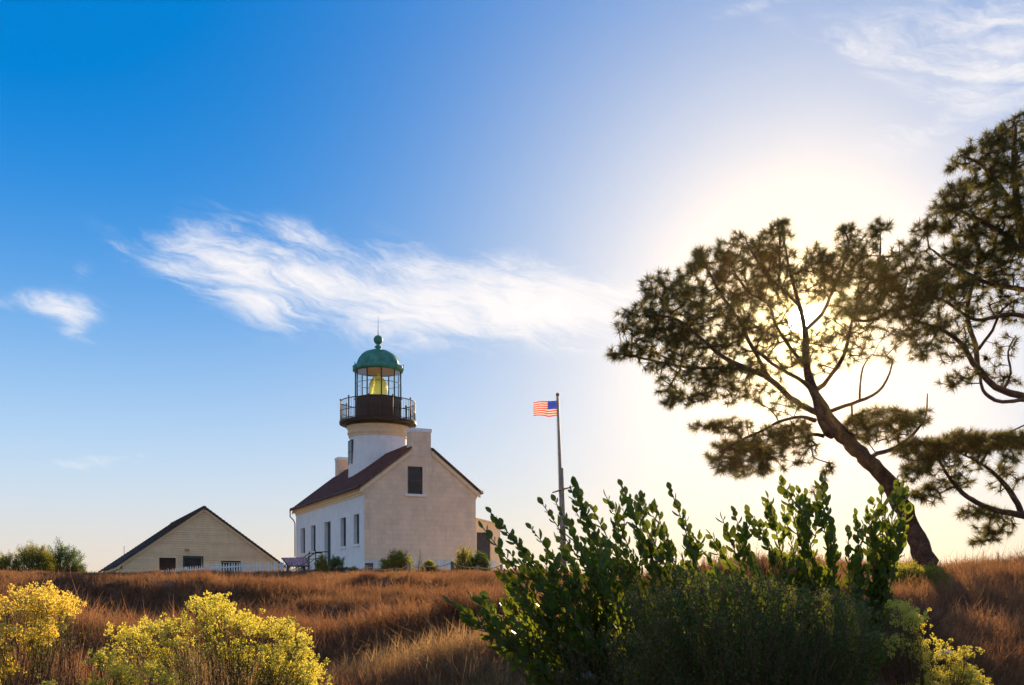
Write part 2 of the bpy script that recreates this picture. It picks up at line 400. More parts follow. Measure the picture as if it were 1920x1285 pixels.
def build_ground():
    rad = np.concatenate([np.linspace(0.5, 30, 120), np.geomspace(30.6, 900, 100)])
    na = 400; th = np.arange(na)/na*2*np.pi
    Rr, Th = np.meshgrid(rad, th, indexing='ij')
    X = Rr*np.sin(Th); Y = Rr*np.cos(Th); Z = terr(X, Y)
    V = np.stack([X, Y, Z], -1).reshape(-1, 3); V = np.vstack([V, [[0, 0, T(0, 0)]]])
    i, j = np.meshgrid(np.arange(len(rad)-1), np.arange(na), indexing='ij'); j2 = (j+1) % na
    a, b, c, d = i*na+j, i*na+j2, (i+1)*na+j2, (i+1)*na+j
    F = np.concatenate([np.stack([a, d, c], -1).reshape(-1, 3), np.stack([a, c, b], -1).reshape(-1, 3)])
    k = len(V)-1; jj = np.arange(na); F = np.vstack([F, np.stack([np.full(na, k), jj, (jj+1) % na], -1)])
    def ex(nt, vec, c):
        n = noise(nt, vec, 1.1, 8, 0.7)
        c = mixc(nt, n.step(0.4, 0.65), c, (0.07, 0.038, 0.022))
        # unseen pale sandy yard, added to bounce warm light onto the walls
        sp = nt.nodes.new('ShaderNodeSeparateXYZ'); nt.links.new(vec, sp.inputs[0]); X, Y = S(nt, sp.outputs[0]), S(nt, sp.outputs[1])
        w_ = (n-0.5)*5.0
        f = (Y+w_).step(58.5, 60.5)*((Y+w_)*-1.0+104.0).step(0.0, 4.0)*((X-3.0)*(X-3.0)*-1.0+1500.0).step(0.0, 300.0)
        return mixc(nt, f, c, mixc(nt, n, (0.62, 0.45, 0.29), (0.50, 0.36, 0.23)))
    gm = mat('dry_soil', (0.17, 0.085, 0.042), 0.95, 0.3, 0.5, 0.8, 14, extra=ex)
    o = inst('ground', np_mesh('ground', V, F, gm, smooth=True)); tag(o, 'dry brown hillside ground under the brush', kind='structure')
build_ground()

# ---------------------------------------------------------------- lighthouse
A1 = math.atan(926/2000.0)
G = Vector((math.cos(A1), math.sin(A1), 0)); Sd = Vector((-math.sin(A1), math.cos(A1), 0)); UP = Vector((0, 0, 1))
def along(px, p0, dr):
    r = (px-HX)/FPX; return (r*p0.y-p0.x)/(dr.x-r*dr.y)
def strips_wall(mb, o, du, nrm, L, z0, top, holes, rev=0.22, mi=0, inner=None):
    """vertical wall from o along unit du; nrm = outward normal; top(u) height; holes (u0,u1,z0,z1)"""
    bs = sorted(set([0, L]+[h[0] for h in holes]+[h[1] for h in holes]+(inner or [])))
    pt = lambda u, z, dd=0: o+du*u+UP*(z-0)+nrm*dd
    for a, b in zip(bs[:-1], bs[1:]):
        hh = [h for h in holes if h[0] <= a+1e-6 and h[1] >= b-1e-6]
        def q(za, zb, zc, zd):
            mb.quad(pt(a, za), pt(b, zb), pt(b, zc), pt(a, zd), mi)
        if hh:
            h = hh[0]; q(z0, z0, h[2], h[2]); q(h[3], h[3], top(b), top(a))
        else: q(z0, z0, top(b), top(a))
    for (a, b, c, d) in holes:
        for p, r in (((a, c), (a, d)), ((b, d), (b, c)), ((a, d), (b, d)), ((b, c), (a, c))):
            mb.quad(pt(*p), pt(*p, -rev), pt(*r, -rev), pt(*r), mi)
def window(parent, o, du, nrm, h, rev=0.22, sashes=2, cols=2, label=None, glass='darkglass', fr='sash', name='window'):
    a, b, c, d = h; pt = lambda u, z, dd=0: o+du*u+UP*z-nrm*(rev-0.004)+nrm*dd
    w = MB(); t = 0.055
    # outer frame
    w.box(pt(a, c), du*t, UP*(d-c), nrm*0.07); w.box(pt(b-t, c), du*t, UP*(d-c), nrm*0.07)
    w.box(pt(a+t, c), du*(b-a-2*t), UP*t, nrm*0.07); w.box(pt(a+t, d-t), du*(b-a-2*t), UP*t, nrm*0.07)
    wo = w.build(name, M[fr], parent)
    H = (d-c-2*t)/sashes; W = (b-a-2*t)
    for s_ in range(sashes):
        zz = c+t+H*s_; of = 0.02 if s_ == 0 else 0.035
        s2 = MB(); q = 0.035
        s2.box(pt(a+t, zz, of), du*q, UP*H, nrm*.03); s2.box(pt(b-t-q, zz, of), du*q, UP*H, nrm*.03)
        s2.box(pt(a+t+q, zz, of), du*(W-2*q), UP*q, nrm*.03); s2.box(pt(a+t+q, zz+H-q, of), du*(W-2*q), UP*q, nrm*.03)
        for k in range(1, cols): s2.box(pt(a+t+W*k/cols-.01, zz+q, of), du*.02, UP*(H-2*q), nrm*.025)
        s2.build('sash', M[fr], wo)
        for k in range(cols):
            p = MB(); x0 = a+t+W*k/cols+(.01 if k else q); x1 = a+t+W*(k+1)/cols-(.01 if k < cols-1 else q)
            p.box(pt(x0, zz+q, of+.008), du*(x1-x0), UP*(H-2*q), nrm*.006); p.build('pane', M[glass], wo)
    return wo

def build_lighthouse():
    D = 63.5; C0 = P(683, HY, D); C0.z = 0
    ZE = EYE
    w, L = along(892, C0, G), along(555, C0, Sd)
    base = ZE+1.2; eave = ZE+7.05; apex = ZE+9.85
    root = empty('lighthouse', C0+G*w/2+Sd*L/2+UP*base, 'white two storey stone lighthouse with a green domed lantern rising through its red brown roof', 'lighthouse')
    # side wall (faces -G)
    ns, ng = -G, -Sd
    tz = lambda y, d: ZE+(HY-y)/FPX*d
    holes = []
    for i, (a, b) in enumerate([(663.0, 672.2), (638.4, 647.6), (608.2, 619), (582.8, 590.8), (563.6, 571)]):
        t1, t0 = along(a, C0, Sd), along(b, C0, Sd)
        holes.append((t0-0.12, t1, ZE+(2.35 if i == 2 else 3.55), ZE+5.38))
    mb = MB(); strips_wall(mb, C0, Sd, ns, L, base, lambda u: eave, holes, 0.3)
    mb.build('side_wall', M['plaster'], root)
    for i, h in enumerate(holes):
        if i == 2:
            continue
        wo = window(root, C0, Sd, ns, h, 0.3, 2, 1)
        sl_ = MB(); sl_.box(C0+Sd*(h[0]-.12)+UP*(h[2]-.16)-ns*.02, Sd*(h[1]-h[0]+.24), UP*.155, ns*.12); sl_.build('sill', M['plaster'], wo)
    h = holes[2]
    dm = MB(); pt = lambda u, z, dd=0: C0+Sd*u+UP*z-ns*(0.3-dd)
    dm.box(pt(h[0], h[2]), Sd*(h[1]-h[0]), UP*(h[3]-h[2]), ns*.06)
    do = dm.build('door', M['greendoor'], root)
    for zz in (0.25, 1.15, 2.15):
        for uu in (0.14, 0.5*(h[1]-h[0])+.05):
            p = MB(); p.box(pt(h[0]+uu, h[2]+zz, .06), Sd*((h[1]-h[0])/2-.2), UP*.72, ns*.02); p.build('door_panel', M['greendoor'], do)
    k = MB(); k.lathe(pt(h[0]+.2, h[2]+1.05, .1), [(0, -.03), (.03, 0), (0, .03)], 8); k.build('handle', M['iron'], do)
    # gable wall (faces -Sd)
    gx = lambda px: along(px, C0, G)
    gw = (gx(764.4), gx(792.6), tz(926.7, 64.9), tz(875.3, 64.9))
    top = lambda u: eave+(apex-eave)*(1-abs(u-w/2)/(w/2))
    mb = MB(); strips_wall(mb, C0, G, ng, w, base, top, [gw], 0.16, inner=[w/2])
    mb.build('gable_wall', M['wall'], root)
    wo = window(root, C0, G, ng, gw, 0.16, 2, 1)
    s_ = MB(); s_.box(C0+G*(gw[0]-.2)+UP*(gw[2]-.15)-ng*.02, G*(gw[1]-gw[0]+.4), UP*.145, ng*.12); s_.build('sill', M['plaster'], wo)
    # other walls
    mb = MB(); strips_wall(mb, C0+G*w, Sd, G, L, base, lambda u: eave, [(3, 4, base+2.2, base+4), (11, 12, base+2.2, base+4)], 0.3); mb.build('side_wall', M['plaster'], root)
    for hh in [(3, 4, base+2.2, base+4), (11, 12, base+2.2, base+4)]: window(root, C0+G*w, Sd, G, hh, 0.3)
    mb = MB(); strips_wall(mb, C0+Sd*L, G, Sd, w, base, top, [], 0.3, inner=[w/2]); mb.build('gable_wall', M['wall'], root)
    # dark blanking floor inside is not needed: openings hold solid panes
    # cornice under the eaves, moulded in three steps
    for side, org, n_ in ((0, C0, ns), (1, C0+G*w, G)):
        c = MB()
        for z0, hh, pr in ((eave-.62, .14, .07), (eave-.48, .2, .15), (eave-.28, .22, .28)):
            c.box(org-Sd*.0-n_*.01+UP*z0, Sd*L, UP*hh, n_*pr)
        c.build('cornice', M['cream'], root)
        g_ = MB(); g_.box(org-Sd*.2+n_*.28+UP*(eave-.2), Sd*(L+.4), UP*.13, n_*.14); g_.build('gutter', M['iron'] if side == 0 else M['cream'], root)
    # raking trim on the gables
    for org, n_ in ((C0, ng), (C0+Sd*L, Sd)):
        for u0, u1 in ((0, w/2-.66), (w, w/2+.66)):
            c = MB(); a = org+G*u0+UP*(eave-.06); b = org+G*u1+UP*(eave+(apex-eave)*(1-.66/(w/2))-.06); dr = b-a; e = dr.normalized()
            nn = Vector((0, 0, 1)); a2 = a-e*.35
            c.box(a2-UP*.26-n_*.01, (b-a2)*(1 if u0 == 0 else 1), UP*.24, n_*.12); c.build('raking_cornice', M['cream'], root)
    # downspout bend at the far eave corner
    e0 = C0+Sd*(L+.15)+ns*.4+UP*(eave-.15)
    d_ = MB(); d_.tube([e0, e0-UP*.55, e0-UP*.75-ns*.22, e0-UP*.95-ns*.36-UP*.05, e0-UP*3.5-ns*.36], .045, 6); d_.build('downspout', M['iron'], root)
    # roof: two slabs built of shingle courses
    for sgn, org in ((1, C0), (-1, C0+G*w)):
        gd = G*sgn; rise = (apex-eave)/(w/2)
        lo = org-gd*.42+UP*(eave-.42*rise+.03); hi = org+gd*(w/2)+UP*(apex+.03)
        m_ = MB(); sd = Sd*L
        nrm = (hi-lo).cross(sd).normalized(); nrm = nrm if nrm.z > 0 else -nrm
        m_.box(lo, hi-lo, sd, nrm*.07)
        fk = (w/2-.64+.42)/(w/2+.42)
        m_.box(lo-Sd*.16, (hi-lo)*fk, Sd*.158, nrm*.10); m_.box(lo+Sd*(L+.002), (hi-lo)*fk, Sd*.158, nrm*.10)
        rf = m_.build('roof', M['roof'], root)
        nc = 22; cs = MB()
        for i in range(nc):
            a = lo+(hi-lo)*(i/nc)+nrm*(.072); b = lo+(hi-lo)*((i+1)/nc)+nrm*.072
            cs.add([a, a+sd, b+sd, b, a+nrm*.035, a+sd+nrm*.035, b+sd+nrm*.006, b+nrm*.006], [(0, 1, 5, 4), (4, 5, 6, 7), (0, 4, 7, 3), (1, 2, 6, 5)])
        tag(cs.build('shingle_courses', M['roof'], rf), kind='stuff')
    # chimneys
    for t0, topz, lab in ((-0.015, tz(805, 65.3), 1), (L-.9, tz(860.5, 80.6), 2)):
        c = MB(); hw = .62; cc = C0+G*(w/2)+Sd*t0
        zb = eave+1.8
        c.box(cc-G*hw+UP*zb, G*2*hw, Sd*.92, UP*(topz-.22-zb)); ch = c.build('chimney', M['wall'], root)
        c = MB(); c.box(cc-G*(hw+.04)-Sd*.04+UP*(topz-.22), G*2*(hw+.04), Sd*1.0, UP*.22); c.build('chimney_cap', M['plaster'], ch)
    # tower
    ax = C0+G*w/2+Sd*L/2; ax.z = 0
    ta = 72.8; zz = lambda y: ZE+(HY-y)/FPX*ta
    rt = 1.93
    prof = [(rt+.16, eave-1), (rt+.06, eave+2.5), (rt, zz(830)), (rt, zz(822)), (rt, zz(792))]
    cprof = [(rt-.01, zz(823)), (rt+.06, zz(822.5)), (rt+.06, zz(820)), (rt+.13, zz(817)), (rt+.15, zz(814)), (rt+.09, zz(813)), (rt+.12, zz(809)), (rt+.20, zz(805)), (rt+.22, zz(801)), (rt+.30, zz(797)), (rt+.30, zz(792))]
    # window notch in the tower facing -G
    b = MB(); b.lathe(ax, prof, 64); tw = b.build('tower', M['plaster'], root)
    b = MB(); b.lathe(ax, cprof, 64, smooth=False); b.build('tower_cornice', M['cream'], root)
    wz0, wz1 = zz(872), zz(831)
    wn = MB(); oo = ax-G*(rt+.05)-Sd*.42
    fr = MB(); fr.box(oo-Sd*.06+UP*(wz0-.06), Sd*.96, UP*(wz1-wz0+.12), G*.3); fo = fr.build('window', M['sash'], tw)
    for k in range(2):
        for j in range(2):
            p = MB(); p.box(oo-G*.012+Sd*(.03+.42*k)+UP*(wz0+.02+(wz1-wz0)/2*j), Sd*.38, UP*((wz1-wz0)/2-.06), G*.02); p.build('pane', M['darkglass'], fo)
    # gallery
    dz = zz(794.5); rg = 2.62
    g_ = MB(); g_.lathe(ax, [(rt+.29, dz-.30), (rg-.3, dz-.14), (rg-.02, dz-.12), (rg, dz-.08), (rg, dz+.06), (rg-.04, dz+.07), (0.5, dz+.07)], 64, smooth=False)
    gal = g_.build('gallery', M['iron'], root)
    rz = dz+1.42; rr = rg-.08
    for z_, rd in ((rz, .032), (dz+.72, .022), (dz+.14, .022)):
        ring = MB(); ring.tube([ax+Vector((rr*math.cos(q), rr*math.sin(q), z_)) for q in np.linspace(0, 2*math.pi, 73)], rd, 6); ring.build('rail', M['iron'], gal)
    bl = MB(); bl.tube([(rr, 0, .07), (rr, 0, 1.40)], .013, 4); blm = bl.mesh('baluster', M['iron'])
    for k in range(90): inst('baluster', blm, gal, Matrix.Translation(ax+UP*dz) @ Matrix.Rotation(2*math.pi*(k+.5)/90, 4, 'Z'))
    ps = MB(); ps.tube([(rr, 0, .0), (rr, 0, 1.48)], .032, 8); ps.lathe((rr, 0, 1.53), [(0, -.07), (.05, -.04), (.065, 0), (.05, .04), (0, .07)], 10); psm = ps.mesh('rail_post', M['iron'])
    for k in range(10): inst('rail_post', psm, gal, Matrix.Translation(ax+UP*dz) @ Matrix.Rotation(2*math.pi*k/10+.2, 4, 'Z'))
    # lantern drum and glazing: a ten sided prism
    N = 10; rl = 1.56; a0 = -math.pi/2+math.pi/N*0.85
    z0, z1, z2 = dz+.07, zz(748), zz(694)
    d_ = MB(); d_.lathe(ax, [(rl+.03, z0), (rl+.03, z1-.06), (rl+.1, z1-.06), (rl+.1, z1), (rl-.1, z1)], N, smooth=False, ang0=a0); dr = d_.build('lantern_drum', M['drum'], root)
    vert = [Vector((rl*math.cos(a0+2*math.pi*k/N), rl*math.sin(a0+2*math.pi*k/N), 0)) for k in range(N)]
    for k in range(N):
        a, b_ = vert[k], vert[(k+1) % N]; e = (b_-a).normalized(); L_ = (b_-a).length; n_ = Vector((e.y, -e.x, 0))
        for j in range(3):
            p = MB(); p.box(ax+a+e*(.08+j*(L_-.1)/3)+n_*.03+UP*(z0+.12), e*((L_-.1)/3-.06), n_*.03, UP*(z1-z0-.32)); p.build('drum_panel', M['drum'], dr)
    lan = MB()
    for k in range(N):
        a = vert[k]*1.0; lan.tube([ax+a+UP*z1, ax+a+UP*z2], .045, 6)
        b_ = vert[(k+1) % N]
        for zc in (z1+(z2-z1)*.5,): lan.tube([ax+a+UP*zc, ax+b_+UP*zc], .02, 4)
    lo = lan.build('lantern_frame', M['iron'], root)
    gm = bpy.data.materials.new('lantern_glass'); gm.use_nodes = True; nt = gm.node_tree; nt.nodes.clear()
    o_ = nt.nodes.new('ShaderNodeOutputMaterial'); tr = nt.nodes.new('ShaderNodeBsdfTransparent'); gl = nt.nodes.new('ShaderNodeBsdfGlossy'); mx = nt.nodes.new('ShaderNodeMixShader'); fr_ = nt.nodes.new('ShaderNodeLayerWeight'); fr_.inputs[0].default_value = 0.12; tr.inputs[0].default_value = (.97, .985, .985, 1); gl.inputs['Roughness'].default_value = .05
    nt.links.new(fr_.outputs[1], mx.inputs[0]); nt.links.new(tr.outputs[0], mx.inputs[1]); nt.links.new(gl.outputs[0], mx.inputs[2]); nt.links.new(mx.outputs[0], o_.inputs[0])
    for k in range(N):
        a, b_ = vert[k], vert[(k+1) % N]; e = (b_-a).normalized(); L_ = (b_-a).length; n_ = Vector((e.y, -e.x, 0))
        for j in range(2):
            zc = z1+(z2-z1)*.5*j+.02
            p = MB(); p.box(ax+a+e*.05-n_*.01+UP*zc, e*(L_-.1), n_*.012, UP*((z2-z1)*.5-.04)); p.build('lantern_pane', gm, lo)
    # lens inside: stacked prism rings
    prof = [(.0, z1-.2), (.42, z1-.2)]
    z = z1-.1; top_ = z1+1.55
    while z < top_:
        f = (z-z1)/(top_-z1); r = .60*(1-max(0, (f-.62)/.38)**1.6*.75)*(1 if f > .0 else .9)
        prof += [(r-.05, z), (r+.02, z+.045), (r-.05, z+.085)]; z += .09
    prof += [(.12, top_+.02), (.10, top_+.18), (0, top_+.2)]
    lm = bpy.data.materials.new('lens_glass'); lm.use_nodes = True; nt = lm.node_tree; b_ = nt.nodes['Principled BSDF']
    b_.inputs['Base Color'].default_value = (.78, .80, .30, 1); b_.inputs['Roughness'].default_value = .12; b_.inputs['Transmission Weight'].default_value = .75; b_.inputs['IOR'].default_value = 1.5
    t_ = nt.nodes.new('ShaderNodeBsdfTranslucent'); t_.inputs[0].default_value = (.9, .9, .25, 1); mx = nt.nodes.new('ShaderNodeMixShader'); mx.inputs[0].default_value = .35
    nt.links.new(b_.outputs[0], mx.inputs[1]); nt.links.new(t_.outputs[0], mx.inputs[2]); nt.links.new(mx.outputs[0], nt.nodes['Material Output'].inputs[0])
    ln = MB(); ln.lathe(ax, prof, 24, smooth=False); lens = ln.build('lens', lm, root)
    lf = MB()
    for k in range(8):
        q = 2*math.pi*k/8+.3; e = Vector((math.cos(q), math.sin(q), 0)); lf.tube([ax+e*.64+UP*(z1-.1), ax+e*.64+UP*(z1+.85), ax+e*.45+UP*(z1+1.3), ax+e*.12+UP*(z1+1.66)], .014, 4)
    bm_ = mat('brass', (.45, .33, .08), .35, .2, 5, metallic=.8); lf.build('lens_frame', bm_, lens)
    # dome
    d = MB(); dp = [(rl-.06, z2-.14), (rl+.13, z2-.12), (rl+.15, z2+.02), (rl+.12, z2+.22), (rl+.02, z2+.2)]
    rd = rl-.08
    for i in range(9):
        q = i/8*math.pi/2*.93; dp.append((rd*math.cos(q)**.9, z2+.2+1.16*math.sin(q)))
    dp += [(.2, z2+1.4), (.17, z2+1.5), (.24, z2+1.54), (.24, z2+1.6), (.15, z2+1.66), (.11, z2+1.76), (.2, z2+1.8)]
    d.lathe(ax, dp, 40); dome = d.build('dome', M['copper'], root)
    # ceiling of the lantern
    cl = MB(); cl.lathe(ax, [(rl-.08, z2-.1), (.05, z2+.35)], 30); cl.build('dome_lining', M['cream'], dome)
    rb = MB()
    for k in range(N):
        q = a0+2*math.pi*k/N; rb.tube([ax+Vector(((rd*math.cos(i/8*1.46)**.9+.01)*math.cos(q), (rd*math.cos(i/8*1.46)**.9+.01)*math.sin(q), z2+.2+1.16*math.sin(i/8*1.46))) for i in range(9)], .028, 4)
    rb.build('dome_rib', M['copper'], dome)
    ef = MB(); 
    for k in range(N):
        q = a0+2*math.pi*k/N; e = Vector((math.cos(q), math.sin(q), 0)); ef.tube([ax+e*(rl+.16)+UP*(z2-.1), ax+e*(rl+.17)+UP*(z2+.34)], .03, 5)
    ef.build('eave_stud', M['copper'], dome)
    bz = z2+2.06; bb = MB(); bb.lathe(ax, [(.31*math.sin(q)+.001, bz-.31*math.cos(q)) for q in np.linspace(0, math.pi, 13)], 24); bb.build('ventilator_ball', M['copper'], dome)
    rod = MB(); rod.tube([ax+UP*(bz+.25), ax+UP*(bz+.7), ax+UP*(zz(592))], [.03, .018, .006], 6); rod.build('lightning_rod', M['iron'], dome)
    return C0, w, L, base, root
C0, LW, LL, LBASE, lighthouse = build_lighthouse()

def build_steps():
    C = C0+Sd*8.4-G*1.0
    t = empty('entrance_stairs', C+UP*(EYE+1.5), 'stone entrance steps with a dark iron handrail before the lighthouse door', 'steps')
    for k in range(4):
        m = MB(); m.box(C0+Sd*7.5-G*(0.02+.32*(k+1))-Sd*.0+UP*(EYE+1.1), G*.318, Sd*1.8, UP*(1.2-.25*k)); m.build('step', M['plaster'], t)
    for s_ in (7.55, 9.25):
        pts = [C0+Sd*s_-G*.1+UP*(EYE+3.35), C0+Sd*s_-G*1.0+UP*(EYE+3.3), C0+Sd*(s_+.0)-G*1.5+UP*(EYE+2.9), C0+Sd*s_-G*2.3+UP*(EYE+2.45)]
        m = MB(); m.tube(pts, .035, 6); m.build('handrail', M['iron'], t)
        m = MB(); m.tube([p-UP*.4 for p in pts], .022, 6); m.build('handrail', M['iron'], t)
        for p in pts[1:]:
            m = MB(); m.tube([p+UP*.14, p-UP*1.4], .03, 6); m.build('rail_post', M['iron'], t)
build_steps()

# lean-to shed beside the lighthouse
def build_shed():
    D = 74.0; p0 = P(884, HY, D); p0.z = 0; W = along(938, p0, G); Ls = 4.0; b = EYE+1.2
    t = empty('shed', p0+G*W/2+Sd*2+UP*b, 'small tan lean-to shed with a dark doorway just behind the lighthouse gable end', 'shed')
    zl, zr = EYE+(HY-972)/FPX*D, EYE+(HY-985)/FPX*(D+.8)
    top = lambda u: zl+(zr-zl)*u/W
    h = (along(894, p0, G), along(920, p0, G), b+.2, EYE+(HY-998)/FPX*D)
    m = MB(); strips_wall(m, p0, G, -Sd, W, b, top, [h], .2); strips_wall(m, p0+G*W, Sd, G, Ls, b, lambda u: zr, []); strips_wall(m, p0, Sd, -G, Ls, b, lambda u: zl, []); strips_wall(m, p0+Sd*Ls, G, Sd, W, b, top, [])
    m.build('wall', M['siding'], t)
    m = MB(); m.box(p0+G*h[0]+UP*h[2]+Sd*.15, G*(h[1]-h[0]), UP*(h[3]-h[2]), Sd*.05); d = m.build('door', M['sash'], t)
    for k in range(2):
        m = MB(); m.box(p0+G*(h[0]+.08+k*(h[1]-h[0])/2)+UP*(h[2]+.1)+Sd*.13, G*((h[1]-h[0])/2-.14), UP*(h[3]-h[2]-.25), Sd*.02); m.build('door_board', M['sash'], d)
    m = MB(); a = p0-G*.1-Sd*.15+UP*(zl+.01); m.box(a, G*(W+.25)+UP*(zr-zl)*1.1, Sd*(Ls+.3), UP*.1); m.build('roof', M['cream'], t)
build_shed()

# ---------------------------------------------------------------- barn
def build_barn():
    D = 75.0; p0 = P(229, HY, D); p0.z = 0; W = along(527, p0, G); L = 18.0; b = EYE+.1
    ze, za = EYE+(HY-1056)/FPX*D, EYE+(HY-954)/FPX*77.4
    t = empty('clapboard_building', p0+G*W/2+Sd*L/2+UP*b, 'low cream clapboard building with a wide gable and dark shingle roof behind the picket fence', 'building')
    top = lambda u: ze+(za-ze)*(1-abs(u-W/2)/(W/2))
    gx = lambda px: along(px, p0, G)
    zt = lambda y, px: EYE+(HY-y)/FPX*(D+G.y*gx(px))
    holes = [(gx(298.5), gx(329.8), b+.9, zt(1046, 314)), (gx(346), gx(378), b+.9, zt(1046, 362)), (gx(417.5), gx(448), b+.9, zt(1055, 432))]
    # backing wall
    m = MB(); q = p0+Sd*.06; strips_wall(m, q, G, -Sd, W, b, top, holes, .16, inner=[W/2]); strips_wall(m, p0, Sd, -G, L, b, lambda u: ze, [(1.2, 1.8, b+1, b+2.3)], .1); strips_wall(m, p0+G*W, Sd, G, L, b, lambda u: ze, []); strips_wall(m, p0+Sd*L, G, Sd, W, b, top, [], inner=[W/2])
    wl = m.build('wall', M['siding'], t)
    # clapboards on the gable and the side
    z = b; hgt = .165
    while z < za-.05:
        ua = 0 if z < ze else (z-ze)/(za-ze)*W/2
        zt_ = z+hgt-.028; ub = 0 if zt_ < ze else min(W/2, (zt_-ze)/(za-ze)*W/2)
        segs = [(ua, W-ua)]
        for h in holes:
            if z+hgt*.5 > h[2] and z+hgt*.5 < h[3]:
                ns = []
                for (a, c) in segs:
                    if h[0] > a and h[1] < c: ns += [(a, h[0]), (h[1], c)]
                    else: ns.append((a, c))
                segs = ns
        c_ = MB()
        for (a, c) in segs:
            a2 = a if a > ua+1e-6 else max(a, ub); c2 = c if c < W-ua-1e-6 else min(c, W-ub)
            if c-a < .02: continue
            pa, pc = p0+G*a+UP*z, p0+G*c+UP*z; pa2, pc2 = p0+G*a2+UP*zt_, p0+G*c2+UP*zt_
            f = -Sd*.05; g = -Sd*.002
            c_.add([pa+f, pc+f, pc2+g, pa2+g, pa+Sd*.055, pc+Sd*.055, pc2+Sd*.055, pa2+Sd*.055], [(0, 1, 2, 3), (0, 4, 5, 1), (2, 6, 7, 3), (0, 3, 7, 4), (1, 5, 6, 2)])
        c_.build('clapboard', M['siding'], t); z += hgt
    z = b
    while z < ze-.05:
        c_ = MB(); pa = p0+UP*z-G*.001; pc = pa+Sd*L; f = -G*.035; c_.add([pa+f, pc+f, pc+UP*hgt-G*.004, pa+UP*hgt-G*.004, pa, pc], [(0, 3, 2, 1), (0, 1, 5, 4)]); c_.build('clapboard', M['siding'], t); z += hgt
    for i, h in enumerate(holes):
        q = p0+Sd*.06
        if i == 0:
            m = MB(); m.box(q+G*h[0]+UP*h[2]+Sd*.12, G*(h[1]-h[0]), UP*(h[3]-h[2]), Sd*.04); w_ = m.build('shutter', M['browndoor'], t)
            for k in range(6):
                m = MB(); ww = (h[1]-h[0]-.1)/6; m.box(q+G*(h[0]+.05+k*ww)+UP*(h[2]+.05)+Sd*.09, G*(ww-.02), UP*(h[3]-h[2]-.1), Sd*.028); m.build('board', M['browndoor'], w_)
        else:
            window(t, q, G, -Sd, h, .16, 2, 2, fr='greendoor')
        # casing
        m = MB(); o = p0-Sd*.06; tt = .11
        for uu, zz2, lu, lz in ((h[0]-tt, h[2], tt-.004, h[3]-h[2]), (h[1]+.004, h[2], tt, h[3]-h[2]), (h[0]-tt, h[3]+.004, h[1]-h[0]+2*tt, tt)): m.box(o+G*uu+UP*zz2, G*lu, UP*lz, Sd*.05)
        m.build('casing', M['siding'] if i == 0 else M['greendoor'], t)
    # roof
    for sgn, org in ((1, p0), (-1, p0+G*W)):
        gd = G*sgn; rise = (za-ze)/(W/2)
        lo = org-gd*.35+UP*(ze-.35*rise+.03)-Sd*.35; hi = org+gd*(W/2)+UP*(za+.03)-Sd*.35; sd = Sd*(L+.7)
        nrm = (hi-lo).cross(sd).normalized(); nrm = nrm if nrm.z > 0 else -nrm
        m = MB(); m.box(lo, hi-lo, sd, nrm*.09); rf = m.build('roof', M['shingle'], t)
        cs = MB(); nc = 26
        for i in range(nc):
            a = lo+(hi-lo)*(i/nc)+nrm*.092; c = lo+(hi-lo)*((i+1)/nc)+nrm*.092
            cs.add([a, a+sd, c+sd, c, a+nrm*.04, a+sd+nrm*.04, c+sd+nrm*.006, c+nrm*.006], [(0, 1, 5, 4), (4, 5, 6, 7), (0, 4, 7, 3), (1, 2, 6, 5)])
        tag(cs.build('shingle_courses', M['shingle'], rf), kind='stuff')
        m = MB(); m.box(lo-UP*.02+Sd*.2-nrm*.16, hi-lo, Sd*.06, nrm*.155); m.build('barge_board', M['siding'], t)
        m = MB(); m.box(lo-nrm*.2+gd*.03, Sd*(L+.7), UP*.18, gd*.04); m.build('fascia', M['siding'], t)
    rd = MB(); rd.box(p0+G*(W/2-.1)+UP*(za+.09)-Sd*.36, G*.2, Sd*(L+.72), UP*.08); rd.build('ridge_cap', M['shingle'], t)
    m = MB(); a = p0+Sd*2+G*.3; m.tube([a+UP*(ze-.1), a+UP*(ze+1.3)], .02, 6); m.build('vent_pipe', M['mast'], t)
    m = MB(); a = p0+G*gx(346)-Sd*.1+UP*zt(1033, 350); m.box(a, G*.3, -Sd*.2, UP*.1); m.build('lamp_box', M['palewood'], t)
build_barn()

